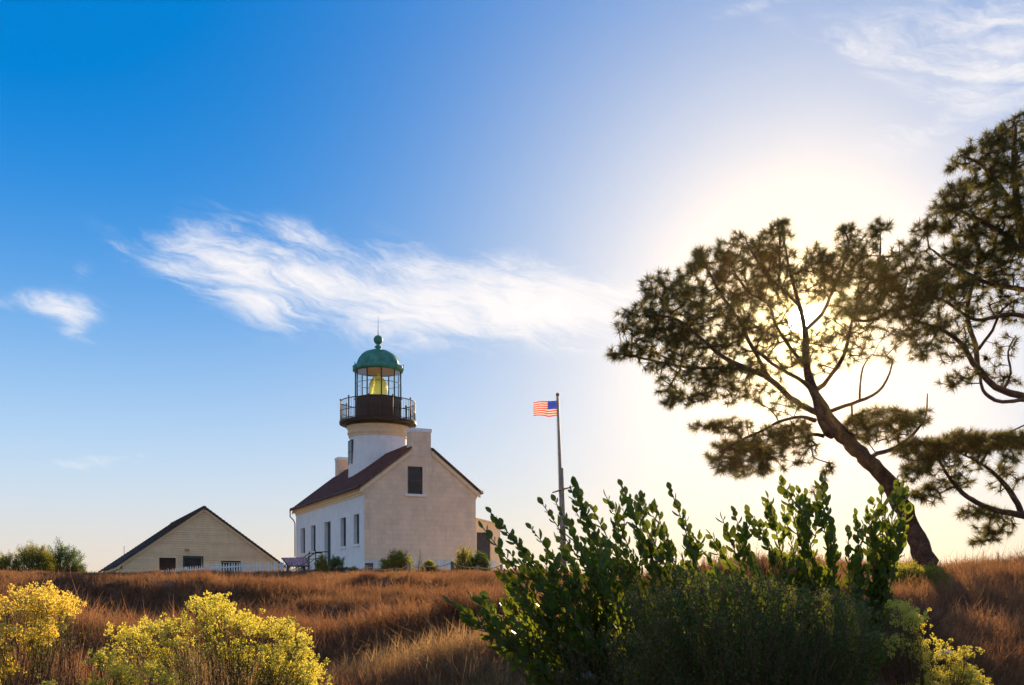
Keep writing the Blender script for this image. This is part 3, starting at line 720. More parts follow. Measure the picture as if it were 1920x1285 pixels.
# ---------------------------------------------------------------- picket fences
def picket_mesh():
    m = MB(); w, t, h = .085, .022, 1.0
    o = [(-w/2, -.2), (w/2, -.2), (w/2, h-.1), (0, h), (-w/2, h-.1)]
    v = [(x, -t/2, z) for x, z in o]+[(x, t/2, z) for x, z in o]
    m.add(v, [(0, 1, 2, 3, 4), (9, 8, 7, 6, 5)]+[(i, i+5, (i+1) % 5+5, (i+1) % 5) for i in range(5)])
    return m.mesh('picket', M['picket'])
PK = picket_mesh()
def fence(pts, label, pitch):
    """pts: (px, ytop, depth)"""
    w = [P(*p) for p in pts]; t = empty('picket_fence', (w[len(w)//2].x, w[len(w)//2].y, w[len(w)//2].z-1), label, 'fence')
    tot = 0; segs = []
    for a, b in zip(w[:-1], w[1:]): l = (Vector((b.x, b.y, 0))-Vector((a.x, a.y, 0))).length; segs.append((tot, l, a, b)); tot += l
    def at(s):
        for s0, l, a, b in segs:
            if s <= s0+l+1e-6: return a.lerp(b, (s-s0)/l), (b-a)
        return w[-1], w[-1]-w[-2]
    n = int(tot/pitch)
    for k in range(n):
        p, dr = at(k*pitch); an = math.atan2(dr.y, dr.x)
        inst('picket', PK, t, Matrix.Translation(p-UP*1.0+UP*random.uniform(-.02, .02)) @ Matrix.Rotation(an+random.uniform(-.05, .05), 4, 'Z') @ Matrix.Rotation(random.uniform(-.02, .02), 4, 'Y'))
    for s0, l, a, b in segs:
        for dz in (.25, .75):
            m = MB(); dr = b-a; nn = Vector((-dr.y, dr.x, 0)).normalized(); m.box(a-UP*dz+nn*.014, dr, nn*.04, UP*.08); m.build('rail', M['picket'], t)
        m = MB(); m.box(a-UP*1.3+nn*.06, dr.normalized()*.1, nn*.1, UP*1.3); m.build('fence_post', M['picket'], t)
fence([(160, 1077, 66), (250, 1075, 64.5), (300, 1070, 63.2), (345, 1063, 62), (400, 1058, 60.5), (450, 1055, 59.5), (545, 1052, 58)], 'white picket fence running in front of the cream clapboard building', .2)
fence([(688, 1049, 60), (760, 1047, 60.3), (850, 1048, 60.8), (935, 1049, 61.5)], 'white picket fence standing at the foot of the lighthouse gable wall', .17)

def build_rope_fence():
    pts = [(604, 1073), (650, 1071), (688, 1062), (740, 1066), (766, 1057), (796, 1061), (848, 1055), (895, 1063), (940, 1060)]
    d = 50.0
    t = empty('rope_fence', on(770, d), 'low rope barrier strung between short wooden posts below the lighthouse', 'fence')
    ws = []
    for i, (px, py) in enumerate(pts):
        p = P(px, py, d+(i % 2)*.3); ws.append(p)
        r = random.uniform(.05, .09); m = MB(); g = T(p.x, p.y)-.1
        m.tube([(p.x, p.y, g), (p.x+.01, p.y, (g+p.z)/2), (p.x, p.y, p.z+.05)], [r*1.1, r, r*.9], 8, smooth=False); m.build('post', M['palewood'] if i % 3 else M['wood'], t)
    for a, b in zip(ws[:-1], ws[1:]):
        m = MB(); m.tube([a.lerp(b, k/8)-UP*(.12*4*(k/8)*(1-k/8)) for k in range(9)], .022, 5); m.build('rope', M['rope'], t)
build_rope_fence()

def build_sign():
    d = 55.0
    a, b, c, e = P(540, 1061.5, d-.5), P(580, 1061.5, d-.5), P(574, 1045, d+.1), P(527, 1046, d+.1)
    t = empty('information_panel', on(555, d), 'tilted pinkish information panel on two legs standing in the dry brush', 'sign')
    n = (b-a).cross(e-a).normalized()
    m = MB(); m.add([a, b, c, e, a-n*.05, b-n*.05, c-n*.05, e-n*.05], [(0, 1, 2, 3), (7, 6, 5, 4), (0, 4, 5, 1), (1, 5, 6, 2), (2, 6, 7, 3), (3, 7, 4, 0)]); m.build('frame', M['sign'], t)
    def ex(nt, vec, c_):
        mp = nt.nodes.new('ShaderNodeMapping'); mp.inputs['Scale'].default_value = (9, 9, 1.2); nt.links.new(vec, mp.inputs[0])
        return mixc(nt, noise(nt, mp.outputs[0], 2, 3, .5).step(.45, .62), c_, (.62, .42, .42))
    sm = mat('panel_print', (.34, .13, .15), .85, .2, 3, extra=ex)
    m = MB(); cc = (a+b+c+e)/4; m.add([cc+(q-cc)*.93+n*.006 for q in (a, b, c, e)], [(0, 1, 2, 3)]); m.build('panel_face', sm, t)
    for q in (a.lerp(e, .5).lerp(b.lerp(c, .5), .15), a.lerp(e, .5).lerp(b.lerp(c, .5), .85)):
        m = MB(); m.box(q-Vector((.05, .05, 1.3)), (.1, 0, 0), (0, .1, 0), (0, 0, 1.25)); m.build('leg', M['sign'], t)
build_sign()

# dark utility post with a white cap beside the house corner, and one small brown marker
def build_small():
    p = P(692, 1068, 54)
    t = empty('utility_box', p, 'dark utility box with a pale metal cap near the lighthouse corner', 'box')
    m = MB(); m.box(p+Vector((-.2, 0, -.3)), (.36, 0, 0), (0, .35, 0), (0, 0, .62)); m.build('cabinet', M['wood'], t)
    m = MB(); m.box(p+Vector((-.24, -.04, .325)), (.44, 0, 0), (0, .43, 0), (0, 0, .07)); m.build('cap', M['picket'], t)
    m = MB(); m.box(p+Vector((.2, .05, -.3)), (.05, 0, 0), (0, .05, 0), (0, 0, .5)); m.build('conduit', M['picket'], t)
    p = P(217, 1085, 55); m = MB(); m.tube([p-UP*.4, p+UP*.2, p+UP*.3], [.14, .13, .07], 8); 
    tag(m.build('marker_post', M['palewood']), 'short orange brown stump post poking out of the brush before the barn end', 'post')
build_small()

# ---------------------------------------------------------------- flag pole and flag
def build_flag():
    d = 60.0
    b = P(1056, 1062, d); top = P(1045.5, 741, d)
    t = empty('flagpole', b, 'tall grey flagpole with a slanted yardarm rising behind the green shrub', 'flagpole')
    dirn = (top-b)
    mid = b+dirn*((1062-878)/(1062-741))
    m = MB(); m.tube([b-UP*.3, b+dirn*.3, b+dirn*.62, top], [.12, .11, .09, .07], 12); m.build('mast', M['mast'], t)
    o = Vector((.14, -.05, 0)); m = MB(); m.tube([b+o-UP*.3, mid+o], [.07, .06], 10); m.build('lower_mast', M['mast'], t)
    m = MB(); m.lathe(top+UP*.03, [(.0, -.08), (.09, -.07), (.11, 0), (.07, .08), (0, .1)], 12); m.build('truck', M['iron'], t)
    y = b+dirn*((1062-918)/(1062-741)); m = MB(); m.tube([P(1035.5, 924, d-.25), P(1055, 918, d-.2), P(1075, 912.5, d-.1)], [.035, .055, .03], 8); m.build('yardarm', M['yard'], t)
    for s_ in (-.02, .03):
        m = MB(); m.tube([top+Vector((s_-.1, -.12, -.1)), y+Vector((s_-.1, -.15, 0)), b+Vector((s_, -.2, 1))], .006, 4); m.build('halyard', M['rope'], t)
    # flag: blows to the camera's other side from the pole
    W, H = 1.36, .90; nx, ny = 52, 26
    hoist = P(1044.5, 751, d)
    def fp(u, v, off=0.0):
        x = -u*W*.98; wv = .07*math.sin(u*7.5+.6)*u**.6+.03*math.sin(u*15+v*3)
        z = -v*H - .10*(u**1.3)*(1-v)*1.1 - .015*math.sin(u*6) + .03*u*v + .02*math.sin(u*9+1)*v
        return hoist+Vector((x, wv+off, z))
    fm = []
    for nme, c in (('flag_red', (.62, .012, .012)), ('flag_white', (.72, .68, .62)), ('flag_blue', (.008, .045, .45))):
        fm.append(mat(nme, c, .8, .04, 8, transl=.42))
    fl = empty('flag', hoist, 'red white and blue striped flag with white stars streaming from the pole top', 'flag')
    for s_ in range(13):
        mb = MB(); v0, v1 = s_/13, (s_+1)/13; u0 = .40 if s_ < 7 else 0
        for i in range(nx):
            ua, ub = u0+(1-u0)*i/nx, u0+(1-u0)*(i+1)/nx; mb.quad(fp(ua, v1), fp(ub, v1), fp(ub, v0), fp(ua, v0))
        mb.build('stripe', fm[s_ % 2], fl)
    mb = MB()
    for i in range(16):
        for j in range(10):
            a, b2, c, e = .4*i/16, .4*(i+1)/16, 7/13*j/10, 7/13*(j+1)/10; mb.quad(fp(a, e), fp(b2, e), fp(b2, c), fp(a, c))
    mb.build('canton', fm[2], fl)
    mb = MB()
    for r in range(9):
        for c in range(6 if r % 2 == 0 else 5):
            u = .4*((c*2+1+(r % 2))/12); v = 7/13*((r+1)/10)
            for side in (-.004, .004):
                pc = fp(u, v, side); k0 = [pc+Vector((math.sin(q*math.pi/5)*(.022 if q % 2 == 0 else .009), 0, math.cos(q*math.pi/5)*(.022 if q % 2 == 0 else .009))) for q in range(10)]
                mb.add([pc]+k0, [(0, 1+q, 1+(q+1) % 10) for q in range(10)])
    tag(mb.build('stars', fm[1], fl), kind='stuff')
build_flag()

# ---------------------------------------------------------------- pines
def needles_mesh(name, pos, dirs, nper, length, width, m, spread=1.15):
    """radiating needle tufts"""
    n = len(pos); k = nper
    D = np.repeat(dirs, k, 0); O = np.repeat(pos, k, 0)
    r = unit(rng.normal(size=(n*k, 3)))
    d = unit(D*rng.uniform(.15, 1.0, (n*k, 1))+r*spread*.75)
    ln = length*rng.uniform(.6, 1.1, (n*k, 1))
    s = unit(np.cross(d, rng.normal(size=(n*k, 3))))*width*.5
    O = O+D*rng.uniform(-.06, .03, (n*k, 1))
    dn = np.zeros_like(d); dn[:, 2] = -.12*ln[:, 0]
    tip = O+d*ln+dn*.5
    V = np.stack([O-s, O+s, tip], 1).reshape(-1, 3); F = np.arange(len(V)).reshape(-1, 3)
    return np_mesh(name, V, F, m)

def build_pine(name, label, limbs, blobs, D0, nper, keep=None, cones=24, mult=1.0, seed=1, tufts=(0.2, 0.009)):
    rg = np.random.default_rng(seed)
    base = limbs[0][0]
    bp = P(base[0], base[1], D0+base[2])
    t = empty(name, bp, label, 'tree')
    pts = []; par = []; rad = []; main = []
    thick = []
    for li, limb in enumerate(limbs):
        W = [(P(px, py, D0+dd), r*D0/FPX) for px, py, dd, r in limb]
        # catmull-rom resample
        C = [w[0] for w in W]; Q = []; RR = []
        for i in range(len(C)-1):
            p0 = C[max(i-1, 0)]; p1 = C[i]; p2 = C[i+1]; p3 = C[min(i+2, len(C)-1)]
            ns = max(2, int((p2-p1).length/.12))
            for k in range(ns):
                s = k/ns; q = 0.5*((2*p1)+(p2-p0)*s+(2*p0-5*p1+4*p2-p3)*s*s+(3*p1-p0-3*p2+p3)*s**3)
                Q.append(q); RR.append(W[i][1]*(1-s)+W[i+1][1]*s)
        Q.append(C[-1]); RR.append(W[-1][1])
        jit = [Vector(rg.normal(size=3)*min(.02, RR[i]*.10)) for i in range(len(Q))]
        Q = [q+(j if 0 < i < len(Q)-1 else j*0) for i, (q, j) in enumerate(zip(Q, jit))]
        mb = MB(); nn = 20 if li == 0 else 10
        # knobbly bark: vary ring radii
        rr_ = [r*(1+rg.uniform(-.025, .025)) for r in RR]
        mb.tube(Q, rr_, nn)
        if li < 8:
            ctr = [Q[i // nn] for i in range(len(mb.v))]
            mb.v = [tuple(c_+(Vector(v_)-c_)*(1+.07*math.sin(9*v_[2]+5*v_[0]+seed)+rg.normal()*.045)) for v_, c_ in zip(mb.v, ctr)]
        mb.build('trunk' if li == 0 else 'limb', M['bark'], t)
        k0 = len(pts)
        for i, q in enumerate(Q): pts.append(q[:]); par.append(k0+i-1 if i else -1); rad.append(RR[i]); main.append(li if li else (-1 if i < len(Q)*.55 else 0))
    pts = np.array(pts); rad = np.array(rad); ok = np.array(main) >= 0
    # tuft targets
    tg = []
    for (px, py, rx, ry, n, dd, dr) in blobs:
        c = P(px, py, D0+dd); n = int(n*mult)
        r = unit(rg.normal(size=(n, 3)))*(rg.uniform(.15, 1, (n, 1))**(1/2.2))
        q = np.array(c[:])+r*np.array([rx*D0/FPX, dr, ry*D0/FPX]); tg.append(q)
    tg = np.vstack(tg)
    if keep is not None:
        px = HX+FPX*tg[:, 0]/tg[:, 1]; py = HY-FPX*(tg[:, 2]-EYE)/tg[:, 1]; tg = tg[keep(px, py)]
    nodes = pts[ok]; npos = list(nodes); N = np.zeros((len(nodes)+len(tg)*5+10, 3)); cnt = len(nodes); N[:cnt] = nodes
    parent = np.full(len(N), -1); base_r = np.zeros(len(N)); base_r[:cnt] = rad[ok]
    d0 = np.array([np.min(np.linalg.norm(nodes-q, axis=1)) for q in tg]); order = np.argsort(d0)
    paths = []; dirs = np.zeros_like(tg)
    for oi in order:
        q = tg[oi]; dv = N[:cnt]-q; dist = np.linalg.norm(dv, axis=1)
        # favour attaching below/nearer the trunk so twigs sweep outward
        cost = dist+0.25*np.maximum(0, dv[:, 2])
        j = int(np.argmin(cost)); a = N[j]; L = dist[j]
        ns = max(1, min(5, int(L/.16))); path = [j]; side = rg.normal(size=3)*L*.10; side[2] -= L*.09
        for k in range(1, ns+1):
            s = k/ns; p = a*(1-s)+q*s+side*math.sin(math.pi*s)+rg.normal(size=3)*L*.025*(s < 1)
            N[cnt] = p; parent[cnt] = path[-1]; path.append(cnt); cnt += 1
        paths.append(path); dirs[oi] = N[path[-1]]-N[path[-2]]
    dirs = unit(dirs+np.array([0, 0, .25])*np.linalg.norm(dirs, axis=1, keepdims=True))
    load = np.zeros(cnt)
    for p in paths: load[p[-1]] += 1
    n0 = int(ok.sum())
    for i in range(cnt-1, n0-1, -1):
        if parent[i] >= 0: load[parent[i]] += load[i]
    rr = .0046*np.maximum(load[:cnt], 1)**.40
    V = []; F = []; vb = 0
    for p in paths:
        Q = N[p]; n = len(p); r = rr[p].copy(); r[0] = min(rr[p[1]]*1.15, max(r[0], .006)) if p[0] < n0 else min(rr[p[0]], rr[p[1]]*1.3)
        tn = unit(np.gradient(Q, axis=0)); a = unit(np.cross(tn, np.array([.3, .2, .9]))); b = np.cross(tn, a)
        for k in range(4):
            th = k*math.pi/2; V.append(Q+(a*math.cos(th)+b*math.sin(th))*r[:, None])
        for i in range(n-1):
            for k in range(4):
                k2 = (k+1) % 4; F.append((vb+k*n+i, vb+k2*n+i, vb+k2*n+i+1, vb+k*n+i+1))
        vb += 4*n
    o = inst('branches', np_mesh('branches', np.vstack(V), np.array(F), M['twig']), t); tag(o, kind='stuff')
    o = inst('needles', needles_mesh('needles', tg, dirs, nper, tufts[0], tufts[1], M['needle']), t); tag(o, kind='stuff')
    # cones
    cm = MB(); cm.lathe((0, 0, 0), [(0, -.075), (.04, -.06), (.062, -.01), (.055, .03), (.035, .065), (0, .085)], 9, smooth=False); cme = cm.mesh('pine_cone', M['cone'])
    for i in rg.choice(len(tg), cones, replace=False):
        p = Vector(tg[i])+Vector(rg.normal(size=3)*.03); inst('pine_cone', cme, t, Matrix.Translation(p) @ Matrix.Rotation(rg.uniform(0, 3), 4, 'X') @ Matrix.Scale(rg.uniform(.45, .72), 4))
    return t

# limbs: (px, py, depth offset, radius px)
L1 = [
 [(1752, 1085, 0, 23.9), (1739, 1063, 0, 21.3), (1722, 1020, .0, 17.2), (1706, 985, .05, 16.1), (1692, 945, .05, 16.6), (1676, 917, .1, 16.1), (1657, 893, .1, 14.0), (1630, 866, .1, 14.0), (1605, 842, .1, 13.0), (1580, 818, .1, 14.0), (1561, 795, .1, 10.9), (1545, 765, .05, 9.9), (1528, 740, 0, 8.8), (1516, 705, 0, 7.5), (1511, 672, 0, 6.5), (1511, 637, -.05, 5.7), (1506, 603, -.1, 4.7), (1498, 570, -.1, 3.6), (1488, 535, 0, 3.1), (1478, 495, 0, 2.1), (1470, 450, 0, 1.6)],
 [(1560, 815, .0, 10.5), (1545, 800, -.15, 8.1), (1537, 779, -.2, 6.8), (1531, 757, -.15, 6.2), (1520, 730, -.1, 5.0), (1500, 712, -.2, 3.7), (1460, 690, -.5, 3.1), (1420, 660, -.7, 2.5)],
 [(1534, 775, -.1, 5.6), (1511, 764, -.2, 5.3), (1482, 746, -.35, 5.0), (1444, 712, -.5, 4.7), (1407, 693, -.6, 4.3), (1360, 672, -.7, 3.7), (1320, 640, -.8, 3.1), (1270, 600, -.8, 2.5), (1225, 590, -.7, 1.9)],
 [(1407, 693, -.6, 3.7), (1360, 690, -.3, 3.1), (1300, 690, 0, 2.8), (1240, 680, .2, 2.2), (1185, 668, .3, 1.6), (1150, 662, .3, 1.2)],
 [(1444, 712, -.5, 3.7), (1410, 650, -.2, 3.4), (1385, 600, 0, 3.1), (1350, 550, .2, 2.8), (1330, 510, .2, 2.2), (1315, 480, .2, 1.6)],
 [(1528, 789, 0, 4.3), (1510, 783, -.2, 3.4), (1489, 783, -.4, 2.8), (1460, 791, -.6, 2.5), (1440, 803, -.7, 2.2), (1392, 824, -.8, 1.9), (1350, 848, -.8, 1.6)],
 [(1545, 818, 0, 4.3), (1520, 815, .2, 3.1), (1489, 822, .4, 2.8), (1455, 834, .5, 2.5), (1410, 845, .5, 1.9), (1360, 860, .6, 1.2)],
 [(1525, 735, .05, 5.6), (1545, 722, .1, 4.3), (1560, 700, .2, 4.0), (1578, 675, .3, 3.7), (1590, 640, .3, 3.1), (1598, 600, .3, 2.8), (1612, 560, .4, 2.5), (1635, 520, .4, 2.2), (1650, 480, .4, 1.9), (1650, 435, .3, 1.2)],
 [(1553, 772, .1, 4.3), (1575, 764, .1, 3.4), (1609, 753, 0, 3.4), (1635, 742, 0, 2.8), (1655, 725, .1, 2.5), (1668, 700, .1, 1.9), (1674, 674, .1, 1.2)],
 [(1612, 751, 0, 2.2), (1613, 720, 0, 1.9), (1618, 690, -.1, 1.6), (1628, 672, -.1, 1.1)],
 [(1627, 862, .1, 5.0), (1645, 850, .1, 4.3), (1670, 843, .1, 3.7), (1702, 824, .2, 3.1), (1722, 803, .2, 2.5), (1736, 779, .2, 1.9), (1739, 738, .2, 0.9)],
 [(1598, 600, .3, 2.8), (1640, 600, .4, 2.5), (1680, 570, .5, 2.2), (1700, 530, .5, 1.9), (1695, 480, .5, 1.2)],
 [(1508, 620, 0, 3.7), (1540, 590, .2, 3.1), (1560, 550, .3, 2.8), (1580, 500, .3, 2.5), (1592, 455, .3, 1.9), (1580, 430, .3, 1.2)],
 [(1500, 575, -.1, 3.1), (1470, 545, -.3, 3.1), (1440, 520, -.4, 2.8), (1420, 490, -.4, 2.2), (1400, 455, -.4, 1.6)],
 [(1514, 690, 0, 3.7), (1480, 650, -.2, 3.1), (1455, 610, -.3, 2.5), (1440, 570, -.2, 2.2), (1400, 545, 0, 1.9), (1360, 480, .1, 1.2)],
 [(1460, 545, -.3, 2.5), (1462, 500, -.2, 2.2), (1462, 455, -.1, 1.9), (1460, 430, 0, 1.2)],
]
B1 = [  # px py rx ry n depth_off depth_rad
 (1165, 664, 26, 10, 8, .3, .3), (1190, 655, 34, 18, 14, .2, .5), (1195, 600, 42, 32, 34, 0, .8), (1235, 545, 40, 28, 30, 0, .7), (1245, 655, 55, 50, 55, -.1, 1.2),
 (1265, 590, 60, 50, 62, -.3, 1.3), (1320, 525, 55, 45, 62, .1, 1.2), (1312, 478, 16, 12, 7, .2, .3), (1330, 625, 80, 60, 95, -.4, 1.6), (1290, 722, 62, 34, 48, -.3, 1.2), (1262, 750, 26, 14, 8, -.3, .5),
 (1370, 715, 60, 38, 48, -.4, 1.2), (1368, 468, 30, 26, 22, 0, .7), (1400, 520, 60, 46, 66, 0, 1.3), (1415, 605, 75, 60, 66, -.2, 1.6), (1440, 460, 42, 28, 30, -.1, .8), (1462, 428, 18, 14, 10, 0, .4),
 (1455, 520, 50, 40, 44, 0, 1.3), (1530, 525, 45, 38, 38, .2, 1.2), (1525, 480, 22, 16, 10, .2, .5), (1580, 500, 45, 38, 40, .3, 1.2), (1582, 434, 16, 12, 7, .3, .4), (1610, 460, 36, 26, 22, .4, .8), (1646, 430, 20, 14, 9, .3, .5),
 (1620, 540, 60, 45, 66, .4, 1.4), (1675, 500, 45, 45, 50, .5, 1.1), (1668, 565, 50, 38, 46, .4, 1.2), (1600, 605, 60, 26, 26, .2, 1.2), (1560, 655, 70, 45, 22, .2, 1.6), (1470, 660, 70, 50, 34, -.3, 1.4), (1640, 640, 50, 30, 14, .2, 1.2),
 (1440, 740, 50, 16, 8, -.4, .7), (1475, 768, 35, 12, 6, -.5, .6),
 (1330, 800, 34, 10, 12, -.7, .4), (1370, 800, 40, 16, 14, -.6, .5), (1370, 850, 42, 26, 42, -.2, 1.0), (1430, 832, 55, 30, 54, 0, 1.1), (1485, 815, 40, 26, 34, .1, .8), (1400, 878, 50, 16, 20, .2, .7), (1355, 882, 20, 8, 5, 0, .4), (1455, 872, 40, 18, 12, .2, .6), (1512, 850, 22, 30, 8, .1, .5), (1548, 880, 14, 26, 5, 0, .3), (1530, 920, 8, 14, 2, 0, .2),
 (1600, 800, 30, 26, 24, .1, .6), (1648, 785, 45, 20, 38, .1, .9), (1690, 795, 34, 22, 26, .1, .8), (1720, 785, 24, 16, 12, .2, .5), (1650, 820, 50, 12, 14, .2, .6), (1700, 840, 34, 14, 12, .1, .5), (1665, 675, 10, 14, 2, .1, .1),
]
def keep1(px, py): return ((px-1497)**2/13**2+(py-602)**2/22**2 > 1) & ~((py > 690) & (px > 1555) & (px < 1720) & (py < 755))
build_pine('pine_tree', 'leaning pine with a bare slanting trunk and flat crown crossing the low sun', L1, B1, 22.0, 50, keep1, 12, mult=2.3, seed=3, tufts=(.19, .0095))

L2 = [
 [(2110, 1090, .5, 34.3), (2095, 1020, .5, 26.5), (2075, 940, .4, 23.4), (2050, 840, .3, 21.1), (2020, 740, .2, 18.7), (1990, 640, .1, 15.6), (1960, 550, 0, 13.3), (1935, 490, 0, 10.9), (1915, 430, 0, 8.6), (1905, 360, 0, 6.2), (1900, 300, 0, 4.7), (1905, 240, 0, 3.1)],
 [(2022, 745, .2, 9.4), (1980, 748, 0, 7.0), (1930, 746, -.1, 6.2), (1895, 738, -.15, 6.2), (1868, 727, -.2, 5.9), (1850, 712, -.2, 5.5), (1833, 690, -.25, 5.5), (1818, 668, -.3, 4.7), (1805, 648, -.3, 4.7), (1784, 628, -.4, 3.9), (1758, 615, -.4, 3.1), (1721, 604, -.5, 2.3)],
 [(1833, 690, -.25, 4.7), (1831, 660, -.2, 4.7), (1826, 635, -.1, 4.3), (1815, 605, -.1, 3.9), (1815, 565, 0, 3.9), (1828, 520, .1, 3.5), (1835, 470, .1, 3.1), (1815, 420, .1, 2.3)],
 [(1985, 760, .0, 5.5), (1925, 750, -.3, 3.9), (1880, 754, -.35, 3.5), (1856, 745, -.35, 3.5), (1843, 731, -.3, 3.1), (1838, 708, -.3, 2.7)],
 [(2076, 950, .4, 10.9), (2020, 972, .2, 8.6), (1960, 975, .1, 7.4), (1918, 967, 0, 7.0), (1880, 960, -.1, 5.5), (1850, 951, -.1, 4.7), (1814, 932, -.2, 4.3), (1788, 906, -.2, 3.5), (1770, 880, -.2, 2.7), (1755, 850, -.2, 2.0)],
 [(1916, 965, 0, 6.2), (1908, 945, 0, 5.5), (1897, 925, 0, 5.1), (1880, 903, .1, 4.3), (1862, 886, .1, 3.5), (1838, 868, .1, 2.3), (1800, 850, .1, 1.6)],
 [(1920, 480, 0, 6.2), (1890, 445, -.1, 5.1), (1850, 420, -.2, 4.3), (1810, 400, -.2, 3.1), (1780, 385, -.2, 2.0)],
 [(1910, 400, 0, 5.5), (1875, 350, .1, 3.9), (1840, 310, .1, 2.7), (1800, 290, .1, 1.6)],
 [(1960, 550, 0, 6.2), (1900, 540, .1, 4.7), (1850, 530, .2, 3.9), (1790, 500, .2, 3.1), (1750, 470, .2, 2.0)],
 [(1990, 640, .1, 7.0), (1940, 600, -.1, 4.7), (1890, 590, -.3, 3.9), (1830, 600, -.4, 3.1), (1780, 570, -.5, 2.3), (1730, 540, -.5, 1.6)],
 [(1835, 655, -.2, 3.1), (1860, 620, 0, 2.7), (1880, 580, .1, 2.3), (1910, 560, .2, 1.7)],
 [(1880, 735, -.2, 3.1), (1895, 700, -.1, 2.3), (1890, 660, 0, 1.7), (1905, 630, 0, 1.2)],
 [(1838, 868, .1, 2.3), (1870, 830, .2, 2.0), (1905, 805, .2, 1.6), (1940, 790, .2, 1.2)],
 [(2050, 840, .3, 7.0), (2000, 800, .3, 4.7), (1960, 810, .4, 3.1), (1920, 830, .4, 2.3)],
]
B2 = [
 (1905, 240, 26, 22, 16, 0, .5), (1870, 265, 26, 16, 14, .1, .5), (1835, 285, 36, 22, 30, .1, .8), (1895, 295, 40, 36, 40, 0, .9), (1850, 330, 40, 22, 30, .1, .8), (1790, 308, 12, 10, 4, .1, .3), (1890, 365, 50, 40, 44, 0, 1.1), (1790, 372, 34, 24, 26, -.2, .7),
 (1830, 400, 55, 32, 50, -.1, 1.2), (1765, 412, 28, 22, 16, -.2, .6), (1890, 430, 50, 40, 46, 0, 1.2), (1840, 460, 60, 34, 50, .1, 1.2), (1765, 385, 16, 10, 6, 0, .3), (1760, 490, 50, 28, 40, .2, 1.0), (1725, 440, 18, 18, 9, .1, .4), (1830, 510, 60, 30, 40, .2, 1.2), (1900, 500, 50, 30, 34, .1, 1.2),
 (1770, 545, 55, 30, 42, -.2, 1.1), (1720, 560, 45, 35, 46, -.4, 1.0), (1840, 565, 60, 26, 22, 0, 1.2), (1730, 610, 50, 26, 34, -.4, 1.0), (1790, 610, 46, 26, 22, -.4, 1.0), (1900, 580, 40, 30, 12, 0, .8), (1735, 655, 34, 16, 14, -.4, .6), (1790, 660, 34, 20, 10, -.3, .6), (1815, 705, 24, 16, 8, -.3, .4), (1780, 715, 26, 14, 6, -.3, .4), (1880, 660, 30, 30, 6, 0, .5), (1895, 715, 26, 12, 5, 0, .4), (1870, 700, 20, 20, 4, 0, .3),
 (1730, 845, 48, 20, 44, -.1, .9), (1790, 832, 50, 20, 52, 0, 1.0), (1850, 830, 50, 18, 46, .1, 1.0), (1905, 826, 36, 16, 34, .2, .9), (1760, 870, 60, 20, 26, 0, .9), (1850, 865, 60, 22, 18, .1, .9), (1715, 885, 26, 22, 12, -.2, .5), (1740, 925, 34, 18, 18, -.2, .6), (1790, 905, 40, 14, 12, -.2, .6), (1890, 900, 30, 30, 10, .1, .6),
 (1850, 960, 40, 14, 12, -.1, .5), (1850, 1000, 34, 20, 12, 0, .5), (1880, 985, 24, 20, 8, 0, .4), (1830, 1020, 14, 6, 3, 0, .3), (1825, 960, 30, 14, 7, 0, .4),
 (1970, 300, 50, 60, 50, 0, 1.2), (1990, 400, 60, 60, 60, 0, 1.4), (2010, 500, 70, 60, 60, 0, 1.4), (2050, 600, 70, 60, 50, 0, 1.4), (2100, 720, 70, 60, 40, .2, 1.4), (1980, 840, 60, 25, 40, .3, 1.0), (2060, 820, 60, 40, 40, .3, 1.2),
]
build_pine('pine_tree', 'taller pine rising out of the picture edge with cone laden boughs reaching inward', L2, B2, 21.5, 50, None, 26, mult=2.25, seed=5, tufts=(.19, .0095))

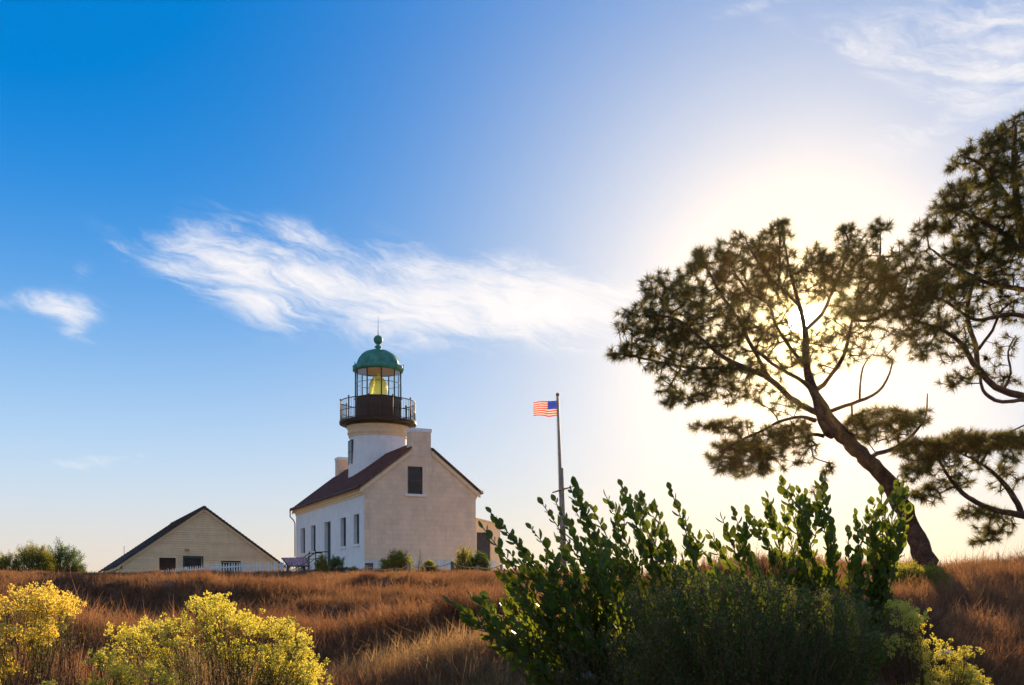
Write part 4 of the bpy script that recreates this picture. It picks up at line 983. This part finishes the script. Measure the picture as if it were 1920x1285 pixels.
# ---------------------------------------------------------------- leafy shrubs
def leaf_mesh():
    m = MB(); L, W = 1.0, .35; v = []
    for i, s in enumerate([0, .2, .5, .8, 1.0]):
        w = W*[.12, .72, 1.0, .72, .08][i]; z = -.10*s*s
        v += [(-w, s*L, z+.07*abs(w)/W), (0, s*L, z-.03), (w, s*L, z+.07*abs(w)/W)]
    f = []
    for i in range(4):
        a = i*3; f += [(a, a+1, a+4, a+3), (a+1, a+2, a+5, a+4)]
    m.add(v, f, 0, True); return m.mesh('leaf', M['leaf'])
LEAF = leaf_mesh()
def bez(a, b, c, n): return [((1-t)**2)*a+2*(1-t)*t*b+t*t*c for t in np.linspace(0, 1, n)]
def build_leafy(label, base, tips, D0, seed, nfill, fillbox, leafL=.062):
    rg = np.random.default_rng(seed)
    bp = np.array(P(*base, D0)[:]); gz = T(bp[0], bp[1]); bp[2] = gz
    t = empty('leafy_shrub', Vector(bp), label, 'shrub')
    st = []  # polylines
    def stem(a, c, lift, n=14):
        mid = (a+c)/2+np.array([0, 0, lift])+rg.normal(size=3)*.05; return np.array(bez(a, mid, c, n))
    for (px, py, dd) in tips:
        c = np.array(P(px, py, D0+dd)[:]); a = bp+np.array([rg.normal()*.12, rg.normal()*.15, 0]); dr = c-a
        ln = np.linalg.norm(dr); mid = a+dr*.5; mid[0] += ln*.13; mid[2] -= ln*.04; mid += rg.normal(size=3)*.05
        st.append((np.array(bez(a, mid, c, 22)), .0085, .38))
    for _ in range(nfill):
        x0, x1, y0, y1 = fillbox; px, py = rg.uniform(x0, x1), y0+(y1-y0)*rg.uniform(0, 1)
        c = np.array(P(px, py, D0+rg.uniform(-.5, .5))[:]); a = bp+np.array([rg.normal()*.12, rg.normal()*.15, 0])
        st.append((np.array(bez(a, (a+c)/2+rg.normal(size=3)*.06, c, 16)), .007, .45))
    # side twigs
    tw = []
    for (Q, r, s0) in st:
        n = len(Q); L = np.linalg.norm(np.diff(Q, axis=0), axis=1).sum()
        for k in range(int(L*(1-s0)*5.5)):
            i = int(n*rg.uniform(s0, .93)); i = min(i, n-2); d = unit(Q[i+1]-Q[i]); sd = unit(np.cross(d, rg.normal(size=3)))
            l = rg.uniform(.07, .2); e = Q[i]+d*l*.8+sd*l*.42+np.array([0, 0, l*.15]); tw.append((np.array(bez(Q[i], Q[i]+sd*l*.35+d*l*.3, e, 6)), .003, .15))
    mb = MB()
    for (Q, r, s0) in st+tw:
        mb.tube([Vector(q) for q in Q], list(np.linspace(r, r*.3, len(Q))), 5, cap=False)
    mb.build('stems', M['stem'], t)
    LO = []; LD = []; LN = []; LS = []
    for (Q, r, s0) in st+tw:
        seg = np.linalg.norm(np.diff(Q, axis=0), axis=1); cum = np.concatenate([[0], np.cumsum(seg)]); L = cum[-1]
        s = L*s0; k = rg.uniform(0, 6)
        while s < L:
            p = np.array([np.interp(s, cum, Q[:, j]) for j in range(3)]); p2 = np.array([np.interp(min(L, s+.01), cum, Q[:, j]) for j in range(3)]); d = unit(p2-p+1e-9) if s < L-.01 else unit(Q[-1]-Q[-2])
            a = unit(np.cross(d, np.array([.1, .9, .2]))); b = np.cross(d, a); q = k*2.4; k += 1
            sd = a*math.cos(q)+b*math.sin(q); f = rg.uniform(.6, 1.25)
            ld = unit(d*1.0+sd*f+rg.normal(size=3)*.12+np.array([0, 0, .25])); nn = unit(sd-ld*np.dot(sd, ld)+rg.normal(size=3)*.25)
            LO.append(p); LD.append(ld); LN.append(nn); LS.append(leafL*rg.uniform(.5, 1.3)*(0.75 if s > L*.97 else 1)); s += rg.uniform(.017, .032)
        LO.append(Q[-1]); LD.append(unit(Q[-1]-Q[-2])); LN.append(unit(rg.normal(size=3))); LS.append(leafL*.8)
    LO, LD, LN, LS = map(np.array, (LO, LD, LN, LS))
    # largest seen ones as single parts: those against the sky, high on the shrub
    score = LS*FPX/LO[:, 1]+3.0*(LO[:, 2]-LO[:, 2].mean()); o = np.argsort(-score); one, rest = o[:298], o[298:]
    def frame(i):
        y = unit(LD[i]); x = unit(np.cross(y, LN[i])); z = np.cross(x, y); s = LS[i]
        return Matrix(((x[0]*s, y[0]*s, z[0]*s, LO[i][0]), (x[1]*s, y[1]*s, z[1]*s, LO[i][1]), (x[2]*s, y[2]*s, z[2]*s, LO[i][2]), (0, 0, 0, 1)))
    for i in one: inst('leaf', LEAF, t, frame(i))
    lv = np.array([v.co[:] for v in LEAF.vertices]); lf = np.array([p.vertices[:] for p in LEAF.polygons])
    Y = unit(LD[rest]); X = unit(np.cross(Y, LN[rest])); Z = np.cross(X, Y); S_ = LS[rest][:, None, None]
    V = LO[rest][:, None, :]+S_*(lv[None, :, 0:1]*X[:, None, :]+lv[None, :, 1:2]*Y[:, None, :]+lv[None, :, 2:3]*Z[:, None, :])
    F = (lf[None]+np.arange(len(rest))[:, None, None]*len(lv)).reshape(-1, 4)
    oo = inst('leaves', np_mesh('leaves', V.reshape(-1, 3), F, M['leaf'], smooth=True), t); tag(oo, kind='stuff')
    return t
tA = [(921, 962, 0), (906, 990, -.1), (996, 992, 0), (1017, 945, .1), (1041, 940, .2), (1085, 932, .3), (1112, 958, 0), (1137, 932, 0), (1166, 912, .1), (1196, 940, .3), (1257, 918, .2), (1230, 950, -.1), (1284, 968, .3), (1062, 985, -.2), (843, 1128, -.4), (860, 1140, -.3), (886, 1119, -.3), (915, 1120, -.2), (1290, 1020, 0), (958, 1040, 0), (1100, 1000, .2), (1150, 985, -.2), (1210, 985, 0), (950, 1085, -.2), (1010, 1070, .2), (975, 1130, -.3), (1250, 1000, -.2), (1080, 960, .3), (1185, 960, -.2), (1045, 1010, .4), (1300, 1080, .2), (980, 1030, 0), (1130, 1020, -.3), (905, 1155, -.4)]
build_leafy('large green oval-leaved shrub with sprays sweeping up across the flagpole foot', (1290, 1300), tA, 6.3, 11, 62, (930, 1330, 1040, 1250))
tB = [(1333, 1005, .1), (1355, 975, 0), (1377, 963, .1), (1405, 960, .2), (1468, 906, 0), (1440, 935, .1), (1488, 925, .2), (1505, 945, -.1), (1530, 935, 0), (1550, 942, .1), (1605, 968, .2), (1627, 962, 0), (1652, 925, .1), (1694, 902, 0), (1675, 935, .2), (1590, 1000, 0), (1380, 1010, .2), (1560, 985, -.1), (1640, 985, .1), (1500, 985, .3), (1430, 990, .3), (1660, 960, .3), (1470, 960, .2), (1322, 1040, .2), (1670, 1000, .1)]
build_leafy('second green oval-leaved shrub with upright sprigs before the leaning pine trunk', (1510, 1270), tB, 6.8, 12, 26, (1330, 1660, 1060, 1230), leafL=.070)

# ---------------------------------------------------------------- twiggy bushes with small leaves and blooms
def leaflets(O, Dv, size, rg, aspect=.4):
    n = len(O); Y = unit(Dv+rg.normal(size=(n, 3))*.5); X = unit(np.cross(Y, rg.normal(size=(n, 3)))); s = size*rg.uniform(.6, 1.3, (n, 1))
    V = np.stack([O, O+Y*s*.5+X*s*aspect*.5, O+Y*s, O+Y*s*.5-X*s*aspect*.5], 1).reshape(-1, 3); return V, np.arange(n*4).reshape(-1, 4)
def build_bush(name, label, center, size, D0, seed, nst=60, per=50, leaf=.018, lm='brush', bloom=None, nbloom=0, bsize=.03, cat='shrub', stemr=.004, group=None, tops=None, dr=None, s0=.45, lean=(0, 0), bper=26, bleaf=.011):
    """center (px, base py), size (half width px, height px); tops: optional list of (px,py) where the crown reaches"""
    rg = np.random.default_rng(seed); k = D0/FPX
    b = np.array(P(center[0], center[1], D0)[:]); b[2] = min(b[2], T(b[0], b[1])+.02)
    t = empty(name, Vector(b), label, cat, group)
    W, H = size[0]*k, size[1]*k; Dd = dr if dr else W*.8
    mb = MB(); O = []; Dv = []; B = []; BD = []
    if tops and bloom and nbloom and lm == 'brush' and bloom != 'seed': tops = [(q[0]+rg.normal()*q[2]*.95, q[1]+rg.normal()*q[2]*.75, q[2]*.42) for q in tops for _ in range(3)]
    for i in range(nst):
        if tops:
            q = tops[rg.integers(len(tops))]; tip = np.array(P(q[0]+rg.normal()*q[2], q[1]+abs(rg.normal())*q[2]*.7, D0+rg.uniform(-1, 1)*Dd*.8)[:])
        else:
            r = unit(rg.normal(size=3)); r[2] = abs(r[2]); f = rg.uniform(.55, 1)**.5*rg.uniform(.85, 1.06)
            tip = b+np.array([r[0]*W, r[1]*Dd, r[2]*H])*f+np.array([lean[0], lean[1], 0])*r[2]
        a = b+np.array([rg.normal()*W*.12, rg.normal()*Dd*.12, 0]); mid = (a+tip)/2+rg.normal(size=3)*np.linalg.norm(tip-a)*.07; mid[2] += .05*H
        Q = np.array(bez(a, mid, tip, 9)); mb.tube([Vector(x) for x in Q], list(np.linspace(stemr, stemr*.35, 9)), 4, cap=False)
        s = rg.uniform(s0, 1, per)**.7; f = s*8; i0 = np.minimum(f.astype(int), 7); fr = (f-i0)[:, None]
        base = Q[i0]*(1-fr)+Q[i0+1]*fr; d = unit(Q[i0+1]-Q[i0]); off = unit(rg.normal(size=(per, 3)))*rg.uniform(0, 1, (per, 1))*min(W, H)*.10
        O.append(base+off); Dv.append(d*.7+unit(off+1e-6))
        # short side shoots
        for _ in range(2):
            j = rg.integers(4, 8); e = Q[j]+unit(rg.normal(size=3))*min(W, H)*.12+np.array([0, 0, min(W, H)*.05]); mb.tube([Vector(Q[j]), Vector(e)], [stemr*.5, stemr*.25], 3, cap=False)
        if bloom and i < nbloom:
            for _ in range(5):
                B.append(tip+rg.normal(size=3)*bsize*np.array([1.5, 1.5, 1.0])); BD.append(unit(tip-b))
    mb.build('stems', M['stem'], t)
    V, F = leaflets(np.vstack(O), np.vstack(Dv), leaf, rg); tag(inst('foliage', np_mesh('foliage', V, F, M[lm]), t), kind='stuff')
    if B:
        B = np.array(B); n = bper; bo = np.repeat(B, n, 0); r = unit(rg.normal(size=bo.shape)); bo2 = bo+r*bsize*.62*np.repeat(rg.uniform(.45, 1.5, len(B)), n)[:, None]*rg.uniform(.5, 1, (len(bo), 1))
        V, F = leaflets(bo2, r+np.repeat(np.array(BD), n, 0)*.6, bleaf, rg, .75); tag(inst('blossoms', np_mesh('blossoms', V, F, M[bloom]), t), kind='stuff')
    return t
# near, in front of the big green shrub
dk = [(1210, 1110, 26), (1260, 1090, 28), (1320, 1075, 26), (1380, 1080, 26), (1440, 1090, 26), (1500, 1100, 24), (1560, 1110, 24), (1610, 1130, 20), (1250, 1150, 30), (1350, 1150, 34), (1450, 1160, 34), (1550, 1170, 34), (1200, 1190, 26), (1300, 1210, 40), (1420, 1230, 40), (1530, 1240, 40), (1630, 1180, 20), (1180, 1240, 24)]
build_bush('coyote_brush', 'dark olive coyote brush with fine seed heads filling the ground below the green shrubs', (1420, 1420), (240, 330), 5.6, 21, 430, 90, .022, 'brush', 'seed', 430, .018, stemr=.0035, tops=dk, dr=.55, bper=7, bleaf=.006)
build_bush('coyote_brush', 'olive brush spilling down at the foot of the large oval-leaved shrub', (1120, 1400), (120, 200), 5.9, 22, 150, 60, .015, 'brush', 'seed', 90, .016, stemr=.0035, tops=[(1090, 1200, 30), (1150, 1180, 26), (1050, 1250, 26), (1190, 1260, 34), (1120, 1260, 34)], dr=.4, bper=7, bleaf=.006)
yr = [(1680, 1160, 16), (1700, 1150, 14), (1720, 1172, 12), (1690, 1200, 20), (1740, 1205, 14), (1755, 1235, 14), (1700, 1240, 22), (1770, 1262, 12), (1800, 1235, 12), (1815, 1250, 12), (1825, 1275, 10), (1790, 1290, 14), (1740, 1280, 16), (1720, 1300, 16)]
build_bush('flowering_brush', 'low brush with glowing yellow green blooms at the edge of the dark coyote brush', (1730, 1400), (90, 250), 5.5, 23, 260, 44, .013, 'brush', 'flower', 190, .017, tops=yr, dr=.25, bper=26, bleaf=.008)
yc = [(237, 1170, 13), (262, 1180, 16), (300, 1160, 14), (330, 1165, 14), (345, 1150, 11), (375, 1122, 13), (402, 1118, 13), (425, 1125, 10), (390, 1150, 18), (430, 1150, 14), (455, 1156, 13), (480, 1160, 14), (510, 1170, 14), (535, 1172, 14), (555, 1188, 13), (575, 1210, 13), (588, 1235, 12), (595, 1262, 10), (500, 1200, 22), (450, 1190, 22), (545, 1220, 20), (570, 1255, 16), (225, 1205, 14), (250, 1225, 18), (290, 1200, 20), (350, 1190, 20), (520, 1250, 22)]
build_bush('flowering_brush', 'rounded bush crowded with bright yellow flower heads over bare brown stems', (420, 1420), (200, 330), 6.2, 24, 250, 36, .017, 'brush', 'flower', 205, .026, tops=[(a_, b_+14, c_*.8) for a_, b_, c_ in yc], dr=.45, s0=.62, bper=26, bleaf=.011, stemr=.0035)
yl = [(15, 1130, 11), (50, 1108, 12), (75, 1112, 12), (95, 1125, 10), (125, 1122, 7), (130, 1132, 6), (60, 1140, 16), (20, 1165, 16), (75, 1165, 14), (45, 1185, 16), (5, 1195, 18), (70, 1190, 10), (0, 1230, 16), (20, 1250, 14), (-30, 1150, 20), (-60, 1200, 24)]
build_bush('flowering_brush', 'straggly pale yellow flowering bush cut off by the frame with long bare stems', (40, 1430), (120, 340), 6.0, 25, 120, 30, .017, 'brush', 'paleflower', 105, .026, tops=[(a_, b_+8, c_*.8) for a_, b_, c_ in yl], dr=.35, s0=.75, bper=34, bleaf=.011, stemr=.0035)
yb = [(205, 1255, 10), (225, 1265, 10), (240, 1285, 10), (190, 1280, 10), (300, 1270, 9), (310, 1290, 9), (45, 1285, 14)]
build_bush('flowering_brush', 'small clump of yellow blooms poking up between the two yellow bushes', (240, 1420), (60, 170), 5.4, 26, 60, 20, .015, 'brush', 'flower', 60, .018, tops=yb, dr=.15, s0=.8, bper=30, bleaf=.010)
# bare brown stems between the yellow bushes
build_bush('bare_brush', 'tangle of bare brown stems fanning out between the yellow bushes', (130, 1400), (160, 250), 6.1, 27, 120, 8, .012, 'brush', None, 0, tops=[(110, 1150, 20), (150, 1180, 24), (60, 1240, 30), (180, 1240, 26), (120, 1250, 40), (230, 1250, 30), (40, 1270, 30)], dr=.3, stemr=.0038)

# bushes near the buildings
def mid(label, px, py, hw, h, d, seed, lm='bush', n=90, per=80, leaf=.075, **k): return build_bush('bush', label, (px, py), (hw, h), d, seed, n, per, leaf, lm, stemr=.012, **k)
mid('yellow green bush beside the barn end with the dry weeds before it', 62, 1085, 50, 76, 58, 31, n=220)
mid('dark green bush silhouetted against the pale sky near the barn end', 118, 1085, 50, 76, 60, 32, 'gbush', n=240)
mid('low scrubby bush at the frame edge touching the horizon', 10, 1085, 42, 60, 57, 33, n=130)
mid('tiny green bush tucked under the low barn eave', 181, 1085, 10, 22, 64, 34, 'gbush', n=40)
mid('tall orange tinged bush hiding the lighthouse door foot', 603, 1085, 18, 52, 54, 35, n=70)
mid('round green bush under the lighthouse side windows', 632, 1080, 28, 42, 56, 36, 'gbush', n=70)
mid('little brown green bush by the utility box', 664, 1078, 14, 17, 55, 37, n=40)
mid('flat topped yellow green bush before the gable wall pickets', 744, 1075, 38, 48, 55, 38, n=180)
mid('low yellow bush beside the rope posts', 806, 1078, 22, 32, 53, 39, n=60)
mid('airy yellow green bush against the gable wall corner', 870, 1075, 26, 58, 56, 40, n=130, per=60)
mid('dense green bush in front of the tan shed doorway', 897, 1075, 24, 52, 55, 41, 'gbush', n=100)
build_bush('bare_brush', 'arching bare twigs against the foot of the gable wall', (790, 1075), (38, 46), 54, 42, 34, 5, .03, 'bush', stemr=.012)
build_bush('weeds', 'dry orange weeds sticking up around the information panel', (560, 1085), (60, 42), 53, 43, 50, 10, .03, 'bush', stemr=.01, cat='weeds')
# green mound below the leaning pine
build_bush('green_bush', 'low bright green mound of ground cover at the foot of the leaning pine', (1715, 1125), (88, 74), 17.5, 44, 620, 60, .035, 'bush', stemr=.004, dr=.8, s0=.6)
# dark scrub in the near corner
build_bush('dark_scrub', 'dark brown shaded scrub mound beside the glowing yellow blooms', (1800, 1320), (150, 170), 9.5, 45, 320, 60, .02, 'scrub', stemr=.005, dr=.8)

# pale stones
def stone(px, py, d, s, label):
    p = P(px, py, d); rg = np.random.default_rng(px); m = MB(); n = 10
    prof = [(math.sin(q)*s, -math.cos(q)*s*.55) for q in np.linspace(0.02, 3.12, 7)]
    m.lathe((0, 0, 0), prof, n); m.v = [tuple(np.array(v)*(1+rg.uniform(-.16, .16))+np.array(p[:])) for v in m.v]
    tag(m.build('stone', M['rock']), label, 'stone')
stone(1772, 1226, 6.6, .05, 'small bluish white stone beside the glowing yellow blooms')
stone(1100, 1268, 6.1, .07, 'pale grey stone lying under the large green shrub')

# ---------------------------------------------------------------- dry brush covering the hill
def tuft_mesh(name, seed, n, h, spread, width, m, curl=.25):
    rg = np.random.default_rng(seed)
    V = []; F = []
    for i in range(n):
        a = rg.uniform(0, 2*math.pi); r = spread*.35*math.sqrt(rg.uniform()); b = np.array([r*math.cos(a), r*math.sin(a), -.03])
        tl = rg.uniform(0, 1.0 if curl < .4 else .62)*(.6+.4*(i % 3)/2); a2 = a+rg.normal()*.7; L = h*rg.uniform(.45, 1.1); d = np.array([math.cos(a2)*math.sin(tl), math.sin(a2)*math.sin(tl), math.cos(tl)])
        s = np.cross(d, rg.normal(size=3)); s = s/np.linalg.norm(s)*width*.5; out = np.array([math.cos(a2), math.sin(a2), -.3])*curl*L
        p1 = b+d*L*.55+out*.15; p2 = b+d*L+out*.6; k = len(V)
        V += [b-s, b+s, p1+s*.7, p1-s*.7, p2]; F += [(k, k+1, k+2), (k, k+2, k+3), (k+3, k+2, k+4)]
        # side sprigs
        for _ in range(4):
            f = rg.uniform(.35, .98); q = b+d*L*f+out*f*.4; e = q+(d*.8+rg.normal(size=3)*.8)*L*rg.uniform(.08, .22); k = len(V); V += [q-s*.6, q+s*.6, e]; F += [(k, k+1, k+2)]
    return np_mesh(name, np.array(V), np.array(F), m)
def scatter(name, label, tufts, X, Y, scale, lean=None):
    lib = bpy.data.collections.new(name+'_kinds')
    for me in tufts: lib.objects.link(bpy.data.objects.new('tuft', me))
    Z = terr(X, Y); n = len(X)
    pxx = HX+X/Y*FPX; cap = np.interp(pxx, [0, 150, 330, 380, 600, 950, 1100], [.0285, .0275, .0265, .029, .031, .032, .060])*Y+EYE-Z
    cap = cap+Y*(.0030*np.sin(pxx*.021+1.0)+.0026*np.sin(pxx*.057+Y*.3)+.0018*np.sin(pxx*.13+Y))*np.where(pxx < 340, .45, 1.0)+rng.uniform(-.06, .16, n)*(rng.uniform(size=n) < .35)
    scale = np.where(Y > 18, np.minimum(scale, np.maximum(cap, .14)/.40), scale); V = np.stack([X, Y, Z-.01], 1).astype(np.float32)
    me = bpy.data.meshes.new(name); me.vertices.add(n); me.vertices.foreach_set('co', V.ravel())
    scale = np.where((pxx > 1625) & (pxx < 1810) & (Y > 14.5) & (Y < 20), scale*.3, scale)
    rot = np.stack([rng.normal(size=n)*.12, rng.normal(size=n)*.12+(lean if lean is not None else 0), rng.uniform(0, 6.28, n) if lean is None else rng.normal(size=n)*.5], 1)
    at = me.attributes.new('rot', 'FLOAT_VECTOR', 'POINT'); at.data.foreach_set('vector', rot.astype(np.float32).ravel())
    at = me.attributes.new('scl', 'FLOAT', 'POINT'); at.data.foreach_set('value', scale.astype(np.float32))
    at = me.attributes.new('kidx', 'INT', 'POINT'); at.data.foreach_set('value', rng.integers(0, len(tufts), n).astype(np.int32))
    o = bpy.data.objects.new(name, me); COL.objects.link(o); tag(o, label, kind='stuff')
    ng = bpy.data.node_groups.new(name+'_nodes', 'GeometryNodeTree')
    ng.interface.new_socket('Geometry', in_out='INPUT', socket_type='NodeSocketGeometry'); ng.interface.new_socket('Geometry', in_out='OUTPUT', socket_type='NodeSocketGeometry')
    N = ng.nodes; gi = N.new('NodeGroupInput'); go = N.new('NodeGroupOutput'); ip = N.new('GeometryNodeInstanceOnPoints'); ci = N.new('GeometryNodeCollectionInfo')
    ci.inputs['Collection'].default_value = lib; ci.inputs['Separate Children'].default_value = True; ci.inputs['Reset Children'].default_value = True
    def attr(nm, ty): a = N.new('GeometryNodeInputNamedAttribute'); a.data_type = ty; a.inputs['Name'].default_value = nm; return a.outputs['Attribute']
    ln = ng.links.new; ln(gi.outputs[0], ip.inputs['Points']); ln(ci.outputs[0], ip.inputs['Instance']); ip.inputs['Pick Instance'].default_value = True
    ln(attr('kidx', 'INT'), ip.inputs['Instance Index']); ln(attr('scl', 'FLOAT'), ip.inputs['Scale'])
    e2r = N.new('FunctionNodeEulerToRotation'); ln(attr('rot', 'FLOAT_VECTOR'), e2r.inputs[0]); ln(e2r.outputs[0], ip.inputs['Rotation'])
    ln(ip.outputs[0], go.inputs[0])
    md = o.modifiers.new('scatter', 'NODES'); md.node_group = ng
    return o
def hn(x, y):   # patchiness of the brush height
    return .5+.5*np.sin(.55*x+1.1*y+1.3*np.sin(.4*x+.3)+2.0*np.sin(.21*y))*np.cos(.33*x-.7*y+1.7)
def field():
    tD = [tuft_mesh('brush_tuft', 100+i, 46, .42, .30, .009, M['dry']) for i in range(6)]
    tF = [tuft_mesh('far_tuft', 200+i, 34, .40, .42, .022, M['dry']) for i in range(5)]
    def pts(d0, d1, dens, mar=1.6):
        a = (d1*d1-d0*d0)*.48*mar; n = int(a*dens); d = np.sqrt(rng.uniform(d0*d0, d1*d1, n)); u = rng.uniform(-.48, .48, n)*mar; return u*d, d
    x, y = [], []
    for d0, d1, de in ((4.5, 9, 75), (9, 16, 50), (16, 28, 30)):
        a, b = pts(d0, d1, de); x.append(a); y.append(b)
    x, y = np.concatenate(x), np.concatenate(y)
    h = hn(x, y); sc = (.55+.75*h**1.5)*rng.uniform(.7, 1.25, len(x)); sc *= np.where(y < 8, .7, 1)
    scatter('brush_cover', 'reddish brown dry brush covering the near hillside', tD, x, y, sc)
    a, b = pts(27, 60, 17, 1.4); k = b > 0; a, b = a[k], b[k]
    h = hn(a*.7, b*.7); scatter('far_brush_cover', 'dry brown brush along the crest below the buildings', tF, a, b, (.42+.5*h)*rng.uniform(.7, 1.2, len(a)))
    # rounded clumps of dead scrub standing in the brush
    tM = [tuft_mesh('scrub_clump', 500+i, 230, .42, .75, .008, M['dryscrub'], .38) for i in range(5)]
    a, b = pts(8, 40, .62, 1.2); k = ~((a/b > .02) & (b < 8.5)); a, b = a[k], b[k]
    scatter('scrub_clumps', 'rounded dark brown clumps of dead scrub dotted over the slope', tM, a, b, rng.uniform(.6, 1.45, len(a)))
    tW = [tuft_mesh('green_weed', 600+i, 40, .26, .28, .010, M['greengrass'], .3) for i in range(3)]
    a, b = pts(8, 45, .12, 1.2); scatter('green_weeds', 'small green weeds sprouting between the dry tufts', tW, a, b, rng.uniform(.6, 1.5, len(a)))
    # straw coloured grass, near middle
    tS = [tuft_mesh('straw_tuft', 300+i, 60, .34, .22, .006, M['straw'], .5) for i in range(5)]
    n = 3400; d = rng.uniform(5.2, 10.5, n); px = rng.normal(800, 160, n)
    px = np.where(rng.uniform(size=n) < .25, rng.uniform(150, 1050, n), px)
    scatter('straw_grass', 'tan straw grass leaning over in the near middle of the slope', tS, (px-HX)/FPX*d, d, rng.uniform(.7, 1.35, n)*(.85+.35*np.sin(px*.013+d)), lean=.35)
    # golden tips of taller grass on the right crest
    n = 1500; d = rng.uniform(19, 30, n); px = rng.uniform(1180, 2050, n)
    tG = [tuft_mesh('gold_tuft', 400+i, 40, .34, .3, .008, M['straw'], .3) for i in range(3)]
    scatter('crest_grass', 'golden backlit grass along the crest below the pines', tG, (px-HX)/FPX*d, d, rng.uniform(.5, 1.0, n))
field()

# ---------------------------------------------------------------- sea air, glowing round the low sun
def build_haze():
    m = MB(); m.box((-960, -960, -75), (1920, 0, 0), (0, 1920, 0), (0, 0, 75+24))
    hm = bpy.data.materials.new('sea_air'); hm.use_nodes = True; nt = hm.node_tree; nt.nodes.clear()
    o = nt.nodes.new('ShaderNodeOutputMaterial'); v = nt.nodes.new('ShaderNodeVolumePrincipled')
    v.inputs['Color'].default_value = (0.97, 0.76, 0.42, 1); v.inputs['Density'].default_value = 0.00009; v.inputs['Anisotropy'].default_value = 0.92
    nt.links.new(v.outputs[0], o.inputs['Volume'])
    tag(m.build('haze', hm), 'thin warm sea haze lit by the low sun', kind='stuff')
build_haze()
